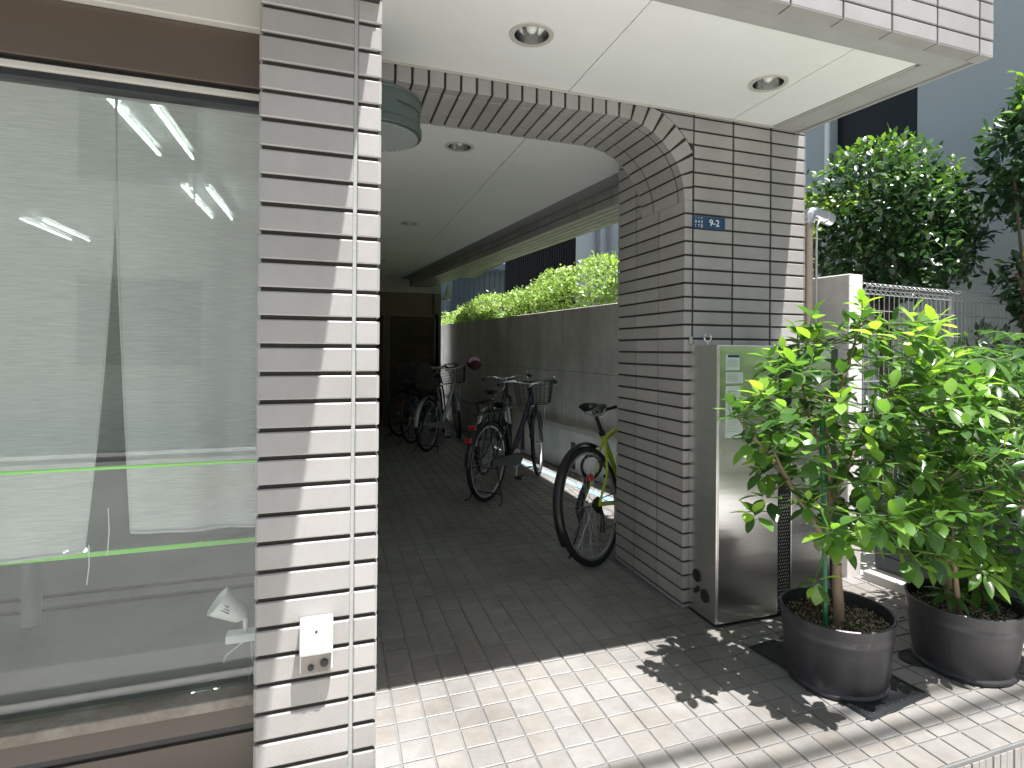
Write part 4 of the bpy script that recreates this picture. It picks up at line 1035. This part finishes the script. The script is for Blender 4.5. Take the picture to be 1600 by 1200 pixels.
# ================================================================== PLANTS
def add_leaf(g, p, d, up, ln, wd, t, fold=.18, curl=.12, obov=.6, seg=4):
    """leaf blade from p along d; real curved, folded blade"""
    d = d.normalized(); s_ = d.cross(up)
    if s_.length < 1e-3: s_ = Vector((1, 0, 0))
    s_.normalize(); n = s_.cross(d).normalized()
    vs = [p]; rows_ = []
    for i in range(1, seg):
        u = i/seg; w_ = wd*(math.sin(math.pi*u**(1/obov*.6 if obov > .6 else 1))**.8)*.5
        c = p+d*ln*u-n*curl*ln*u*u; k = len(vs)
        vs += [c-s_*w_+n*w_*fold*2, c, c+s_*w_+n*w_*fold*2]; rows_.append(k)
    vs.append(p+d*ln-n*curl*ln); fs = []
    k = rows_[0]; fs += [(0, k, k+1), (0, k+1, k+2)]
    for a, b in zip(rows_[:-1], rows_[1:]): fs += [(a, b, b+1, a+1), (a+1, b+1, b+2, a+2)]
    k = rows_[-1]; e_ = len(vs)-1; fs += [(k, e_, k+1), (k+1, e_, k+2)]
    g.add(vs, fs, t)

def rdir(r, up=0.):
    while True:
        v = Vector((r.uniform(-1, 1), r.uniform(-1, 1), r.uniform(-1, 1)))
        if .05 < v.length < 1: break
    v.normalize(); v.z += up; return v.normalized()

def pot(x, y, rb, rt, h, label):
    root = empty('plant_pot', (x, y, 0.0055), 0, label, 'pot', 'round charcoal plant pots on the tiles')
    g = MB(); g.lathe((0, 0, 0), [(.001, .004), (rb*.96, .004), (rb+.006, .0), (rb+.010, .012), (rb+.004, .022), (rb+.012, .06), (rt*.955, h*.6), (rt*.975, h-.075), (rt*.985, h-.068), (rt*.985, h-.058), (rt*.978, h-.052), (rt*.985, h-.04), (rt+.002, h-.012), (rt+.004, h-.003), (rt, h), (rt-.006, h-.002), (rt-.010, h-.03), (rt-.016, h-.10)], 72)
    g.build('shell', 'pot', root, smooth=40)
    g = MB(); n = 1500; zs = h-.045
    g.lathe((0, 0, 0), [(.001, zs-.004), (rt-.014, zs-.006)], 40, t=.15)
    for i in range(n):
        a = rnd.uniform(0, 2*math.pi); r_ = math.sqrt(rnd.random())*(rt-.014); s_ = rnd.uniform(.0025, .007)
        c = Vector((r_*math.cos(a), r_*math.sin(a), zs+rnd.uniform(-.003, .006)+.008*(1-r_/rt))); k = rdir(rnd); k2 = k.cross(rdir(rnd)).normalized(); k3 = k.cross(k2)
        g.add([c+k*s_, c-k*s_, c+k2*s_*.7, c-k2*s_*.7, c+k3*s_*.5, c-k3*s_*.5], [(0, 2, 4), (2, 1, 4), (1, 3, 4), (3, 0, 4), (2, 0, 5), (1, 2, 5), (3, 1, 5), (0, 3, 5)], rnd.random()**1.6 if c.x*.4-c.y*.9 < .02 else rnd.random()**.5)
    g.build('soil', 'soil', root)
    return root
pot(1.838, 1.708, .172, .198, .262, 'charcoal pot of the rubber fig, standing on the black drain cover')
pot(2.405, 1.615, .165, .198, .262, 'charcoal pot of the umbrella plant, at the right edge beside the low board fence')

def bez(pts, n=10):
    P = [Vector(p) for p in pts]; out = []
    for i in range(n+1):
        Q = P[:]; t = i/n
        while len(Q) > 1: Q = [a.lerp(b, t) for a, b in zip(Q[:-1], Q[1:])]
        out.append(Q[0])
    return out

# rubber fig
r = random.Random(5)
fg = empty('rubber_fig', (1.80, 1.665, .22), 0, 'bushy rubber fig with glossy oval leaves growing in the front pot', 'potted plant')
O = Vector((1.80, 1.665, .22))
tr = MB(); limbs = []
def limb(pts, r0, r1, n=10):
    q = bez([Vector(p) for p in pts], n); tr.tube([p-O for p in q], [r0+(r1-r0)*i/n for i in range(n+1)], 9); limbs.append((q, r0)); return q
t0 = limb([(1.80, 1.665, .20), (1.815, 1.66, .28), (1.790, 1.665, .36), (1.790, 1.66, .46)], .021, .017)
limb([(1.815, 1.66, .225), (1.84, 1.63, .24), (1.85, 1.60, .215)], .010, .006)
m1 = limb([(1.790, 1.66, .45), (1.74, 1.66, .56), (1.66, 1.66, .66), (1.55, 1.66, .78), (1.48, 1.65, .90)], .012, .005)
m2 = limb([(1.790, 1.66, .45), (1.80, 1.69, .62), (1.78, 1.72, .82), (1.80, 1.72, 1.10)], .013, .006)
m3 = limb([(1.795, 1.68, .70), (1.86, 1.68, .86), (1.98, 1.66, .98), (2.08, 1.66, 1.14)], .012, .005)
m4 = limb([(1.79, 1.66, .50), (1.86, 1.62, .58), (2.00, 1.58, .64), (2.12, 1.56, .74)], .009, .004)
m5 = limb([(1.79, 1.70, .80), (1.72, 1.72, .95), (1.68, 1.72, 1.10), (1.66, 1.72, 1.20)], .009, .004)
m6 = limb([(2.0, 1.66, 1.0), (2.12, 1.70, 1.04), (2.24, 1.72, 1.10), (2.32, 1.72, 1.22)], .007, .004)
m7 = limb([(1.80, 1.71, 1.0), (1.86, 1.70, 1.15), (1.92, 1.70, 1.28), (1.94, 1.70, 1.38)], .007, .004)
m8 = limb([(1.62, 1.66, .70), (1.52, 1.68, .86), (1.42, 1.70, .96), (1.36, 1.70, 1.02)], .007, .003)
lf = MB(); tw = MB()
def in_fig(p):
    # crown as four lobes
    for (cx, cy, cz, a, b, c) in ((1.93, 1.66, 1.12, .40, .36, .34), (1.58, 1.63, 1.00, .25, .30, .27), (2.16, 1.62, .86, .26, .30, .33), (1.80, 1.56, .76, .32, .28, .20), (2.10, 1.56, .62, .18, .18, .14)):
        q = ((p.x-cx)/a)**2+((p.y-cy)/b)**2+((p.z-cz)/c)**2
        if q < 1: return q
    return None
lp_all = [(p, L_) for q, L_ in limbs[2:] for p in q[2:]]
tips = []
while len(tips) < 185:
    p = Vector((r.uniform(1.3, 2.48), r.uniform(1.26, 1.98), r.uniform(.46, 1.48)))
    q = in_fig(p)
    if q is None or r.random() > .35+.65*q: continue
    if min([(p-o_).length for o_ in tips] or [1]) < .055: continue
    tips.append(p)
tips += [Vector(p) for p in ((1.325, 1.70, 1.06), (1.54, 1.68, 1.26), (1.95, 1.70, 1.46), (1.99, 1.72, 1.43), (2.22, 1.70, 1.42), (1.66, 1.72, 1.30), (1.74, 1.7, 1.33), (2.42, 1.70, 1.18), (1.44, 1.68, .74), (1.38, 1.66, .69), (1.62, 1.60, .42), (2.02, 1.50, .48))]
for p in tips:
    b = min(lp_all, key=lambda z: (z[0]-p).length+(.25 if z[0].z > p.z+.05 else 0))[0]
    mid = b.lerp(p, .55)+Vector((r.uniform(-.02, .02), r.uniform(-.02, .02), -.03))
    qd = bez([b, mid, p], 5); tw.tube([v-O for v in qd], [.0035, .0033, .003, .0027, .0024, .002], 5)
    ax = (p-mid).normalized(); out = (p-Vector((1.86, 1.68, .78))); out.z *= .6; ax = (ax*.5+out.normalized()*.5+Vector((0, 0, .45))).normalized()
    topness = max(0, min(1, (p.z-.55)/.75)); edge = in_fig(p) or 1.
    young = r.random() < .12+.38*topness*edge
    n_l = r.randint(6, 9); a0 = r.uniform(0, 6.28)
    x_, y_ = tw.frame(ax)
    for i in range(n_l):
        an = a0+i*2.4; u = i/n_l
        base = p-ax*(.055*(1-u)); rad = x_*math.cos(an)+y_*math.sin(an)
        el = .15+.85*u*u; d = (rad*(1.05-el*.7)+ax*el+Vector((0, 0, -.25*(1-u)))).normalized()
        ln = r.uniform(.058, .096)*(1-.25*u); tint_ = r.uniform(.0, .45)+.25*topness*u
        if young and u > .45: tint_ = r.uniform(.72, 1.)
        elif r.random() < .2: tint_ = r.uniform(.5, .7)
        add_leaf(lf, base+d*.008-O, d, Vector((0, 0, 1))+rad*.25, ln, ln*r.uniform(.52, .64), min(1, tint_), .10, r.uniform(.05, .25), seg=5)
for q, L_ in limbs[1:]:                       # odd leaves straight from the limbs
    for p in q[3::2]:
        for k in range(2):
            d = rdir(r, .2); add_leaf(lf, p+d*.02-O, d, Vector((0, 0, 1)), r.uniform(.06, .09), .04, r.uniform(.05, .5), .1, .2, seg=5)
tr.build('trunk', 'bark', fg, smooth=70); tw.build('twigs', 'stem', fg, smooth=70); lf.build('crown', 'ficus', fg, smooth=80)
g = MB(); g.cyl((1.738, 1.66, .20), (1.752, 1.70, 1.02), .0085, n=10); tag(g.build('plant_stake', 'stake', smooth=40), 'green plastic stake pushed into the soil beside the rubber fig trunk', 'stake')

# umbrella plant
r = random.Random(9)
ug = empty('umbrella_plant', (2.42, 1.62, .22), 0, 'dense umbrella plant with finger-shaped leaf whorls growing in the right pot', 'potted plant')
O = Vector((2.42, 1.62, .22)); tr = MB(); limbs = []
for pts_ in ([(2.36, 1.62, .2), (2.33, 1.64, .5), (2.30, 1.68, .8), (2.34, 1.7, 1.1)], [(2.44, 1.60, .2), (2.48, 1.6, .5), (2.52, 1.62, .8), (2.50, 1.66, 1.15)],
             [(2.50, 1.64, .2), (2.60, 1.66, .5), (2.72, 1.66, .75), (2.78, 1.66, 1.0)], [(2.40, 1.66, .2), (2.42, 1.75, .5), (2.5, 1.8, .9), (2.6, 1.82, 1.2)], [(2.34, 1.58, .2), (2.26, 1.55, .4), (2.20, 1.52, .6)]):
    limb(pts_, .011, .006)
lf = MB(); tw = MB(); lp_all = [(p, 0) for q, _ in limbs for p in q]
cs = []
while len(cs) < 150:
    p = Vector((r.uniform(2.05, 3.0), r.uniform(1.3, 2.05), r.uniform(.30, 1.38)))
    q = min(((p.x-cx)/a)**2+((p.y-cy)/b)**2+((p.z-cz)/c)**2 for (cx, cy, cz, a, b, c) in ((2.56, 1.64, .88, .38, .36, .44), (2.76, 1.64, 1.05, .30, .30, .34), (2.45, 1.56, .50, .30, .24, .24)))
    if q > 1 or r.random() > .3+.7*q or min([(p-o_).length for o_ in cs] or [1]) < .062: continue
    cs.append(p)
for p in cs:
    b = min(lp_all, key=lambda z: (z[0]-p).length+(.3 if z[0].z > p.z else 0))[0]
    tw.tube([v-O for v in bez([b, b.lerp(p, .5)+Vector((0, 0, .03)), p], 5)], .0024, 5)
    out = (p-Vector((2.5, 1.66, .7))); out.z = abs(out.z)*.4+.25; ax = (out.normalized()+rdir(r)*.35+Vector((0, -.15, .5))).normalized()
    x_, y_ = tw.frame(ax); n_l = r.randint(7, 9); a0 = r.uniform(0, 6.28); sz = r.uniform(.075, .115)*(1.1 if p.z < .7 else .95); young = r.random() < .22
    for i in range(n_l):
        an = a0+i*2*math.pi/n_l; rad = x_*math.cos(an)+y_*math.sin(an); d = (rad+ax*r.uniform(-.15, .12)+Vector((0, 0, -.16))).normalized()
        add_leaf(lf, p+d*.018-O, d, ax, sz*r.uniform(.85, 1.08), sz*.31, min(1, r.uniform(.1, .55)+(.4 if young else 0)), .12, r.uniform(.1, .3), seg=5)
        tw.tube([p-O, p+d*.02-O], .0014, 4)
tr.build('trunk', 'bark', ug, smooth=70); tw.build('leaf_stalks', 'stem', ug, smooth=70); lf.build('crown', 'schef', ug, smooth=80)
g = MB(); g.cyl((2.475, 1.555, .20), (2.505, 1.575, .72), .0085, n=10); tag(g.build('plant_stake', 'stake', smooth=40), 'green plastic stake in the soil of the right pot', 'stake')

# leaf clouds for the background trees
def cloud(g, r, blobs, n, ln, wd, O, up=.25, hi=.25, shell=.55, seg=3):
    tot = sum(b[3]*b[4]+b[4]*b[5]+b[3]*b[5] for b in blobs)
    for (cx, cy, cz, a, b, c) in blobs:
        for i in range(int(n*(a*b+b*c+a*c)/tot)):
            v = rdir(r); k = (shell+(1-shell)*r.random()**.6)*(1+.10*math.sin(v.x*9+cx)*math.sin(v.y*8)*math.sin(v.z*9+cz))
            if r.random() < .04: k *= 1.0+r.uniform(.05, .25)
            p = Vector((cx+v.x*a*k, cy+v.y*b*k, cz+v.z*c*k))
            d = (v*.7+rdir(r)*.8+Vector((0, 0, up*.6))).normalized()
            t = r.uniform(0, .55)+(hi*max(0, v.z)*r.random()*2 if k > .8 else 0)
            add_leaf(g, p-O, d, (Vector((0, 0, 1))+v*.6+rdir(r)*.5), ln*r.uniform(.7, 1.2), wd*r.uniform(.8, 1.1), min(1, t), .12, r.uniform(0, .25), seg=seg)
def sprigs(g, tw, r, pts_, O, ln, ma_t=.9):
    for (p, h) in pts_:
        p = Vector(p); q = p+Vector((r.uniform(-.3, .3)*h, r.uniform(-.3, .3)*h, h)); tw.tube([p-O, q-O], .002, 4)
        for i in range(7):
            b = p.lerp(q, .25+.75*i/6); d = rdir(r, .5); add_leaf(g, b-O, d, Vector((0, 0, 1)), ln*r.uniform(.7, 1.1), ln*.5, r.uniform(.7, 1), .15, .1, seg=3)
r = random.Random(21)
cm = empty('camellia_tree', (3.68, 3.0, -.05), 0, 'rounded camellia tree with dense dark glossy leaves behind the mesh fence', 'tree'); O = Vector((3.68, 3.0, -.05))
lf = MB(); tw = MB()
blobs = [(3.70, 3.05, 2.12, .50, .50, .42), (3.42, 2.95, 2.30, .36, .38, .32), (3.97, 3.05, 2.28, .38, .36, .32), (3.66, 3.0, 2.52, .36, .34, .24), (3.35, 3.0, 1.98, .30, .3, .30), (4.02, 2.95, 2.0, .34, .30, .30), (3.70, 2.9, 1.85, .42, .36, .24)]
blobs += [(4.18, 2.98, 2.12, .28, .3, .34), (4.05, 3.0, 2.40, .22, .3, .18)]
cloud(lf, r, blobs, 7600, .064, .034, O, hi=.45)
sprigs(lf, tw, r, [((3.3+r.random()*.95, 2.8+r.random()*.3, 2.45+r.random()*.15), r.uniform(.10, .26)) for i in range(16)], O, .05)
g = MB(); g.tube([v-O for v in bez([(3.68, 3.0, -.05), (3.72, 3.0, .7), (3.62, 3.02, 1.4), (3.68, 3.0, 2.1)])], [.06-.003*i for i in range(11)], 10)
for a in ((3.3, 2.95, 2.2), (4.0, 3.05, 2.2), (3.7, 2.8, 2.4), (3.5, 3.2, 2.3)): g.tube([v-O for v in bez([(3.66, 3.01, 1.3), (3.66+(a[0]-3.66)*.4, 3.0, 1.7), a])], [.03-.002*i for i in range(11)], 7)
g.build('trunk', 'barkd', cm, smooth=60); lf.build('crown', 'camel', cm, smooth=80); tw.build('twigs', 'stem', cm)

rt_ = empty('broadleaf_tree', (4.15, 2.45, -.05), 0, 'leafy tree at the right edge with bright green shoots against the grey building', 'tree'); O = Vector((4.15, 2.45, -.05))
lf = MB(); tw = MB()
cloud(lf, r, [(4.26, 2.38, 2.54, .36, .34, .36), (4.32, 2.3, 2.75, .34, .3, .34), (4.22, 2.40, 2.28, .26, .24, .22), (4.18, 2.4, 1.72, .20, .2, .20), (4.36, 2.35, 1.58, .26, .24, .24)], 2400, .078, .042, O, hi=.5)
sprigs(lf, tw, r, [((3.98+r.random()*.5, 2.25+r.random()*.2, 2.55+r.random()*.35), r.uniform(.08, .2)) for i in range(14)], O, .07)
g = MB(); g.tube([v-O for v in bez([(4.15, 2.45, -.05), (4.25, 2.45, .8), (4.1, 2.4, 1.6), (4.2, 2.38, 2.6)])], [.045-.003*i for i in range(11)], 8)
for a in ((4.0, 2.38, 1.75), (4.0, 2.4, 2.4), (4.35, 2.3, 2.7)): g.tube([v-O for v in bez([(4.15, 2.4, 1.3), (4.12, 2.4, 1.7), a])], .010, 6)
g.build('trunk', 'barkd', rt_, smooth=60); lf.build('crown', 'camel', rt_, smooth=80); tw.build('twigs', 'stem', rt_)

sh = empty('dark_shrub', (3.7, 2.3, -.05), 0, 'low dark shrub showing through the mesh fence behind the umbrella plant', 'shrub'); O = Vector((3.7, 2.3, -.05))
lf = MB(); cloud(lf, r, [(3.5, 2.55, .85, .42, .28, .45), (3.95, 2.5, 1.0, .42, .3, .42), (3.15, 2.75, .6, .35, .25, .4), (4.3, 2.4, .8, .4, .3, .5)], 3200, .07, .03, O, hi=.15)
g = MB()
for i in range(7): 
    a = Vector((3.2+.17*i, 2.6, -.05)); g.tube([a-O, a+Vector((r.uniform(-.1, .1), -.05, .5))-O, a+Vector((r.uniform(-.2, .2), -.1, 1.0))-O], [.012, .009, .005], 6)
g.build('stems', 'barkd', sh); lf.build('foliage', 'camel', sh, smooth=80)

# clipped hedge beyond the concrete wall
hd = empty('clipped_hedge', (2.6, 6, -.05), 0, 'long bright green clipped hedge growing above the concrete wall', 'hedge'); O = Vector((2.6, 6, -.05))
lf = MB(); r = random.Random(4)
hz = lambda y: 2.03+.05*(11-max(y, 4.6))+.06*math.sin(y*2.1)+.05*math.sin(y*5.3+1)+.03*math.sin(y*11.7)
for i in range(19000):
    y = 2.9+9.0*r.random()**1.12; c0 = WALLC+.16; wdt = .62
    u = r.random(); z1 = hz(y)
    if u < .55: dx = r.uniform(0, wdt); z = z1-abs(r.gauss(0, .05))-.36*max(0, 1-dx/wdt*1.6)**1.3; nv = Vector((-.5 if dx < wdt*.6 else 0, -.3, 1))
    else: dx = abs(r.gauss(0, .05))+.02*math.sin(y*6); z = 1.50+(z1-.34-1.50)*r.random(); nv = Vector((-.8, -.3, .7))
    if r.random() < .03: z += r.uniform(.02, .10)
    p = Vector((S(c0, y)+dx, y, z)); d = (nv.normalized()*.6+rdir(r)*.9).normalized()
    add_leaf(lf, p-O, d, nv+rdir(r)*.6, r.uniform(.036, .064), r.uniform(.020, .032), min(1, r.uniform(0, .65)+.3*(z > z1-.04)*r.random()), .15, .1, seg=3)
g = MB(); 
for i in range(20):
    y = 3.0+i*.42; b = Vector((S(WALLC+.45, y), y, -.05)); g.tube([b-O, b+Vector((r.uniform(-.08, .08), r.uniform(-.1, .1), 1.2))-O, b+Vector((r.uniform(-.15, .15), r.uniform(-.15, .15), 1.9))-O], [.022, .016, .006], 6)
g.build('stems', 'barkd', hd); lf.build('foliage', 'hedge', hd, smooth=80)
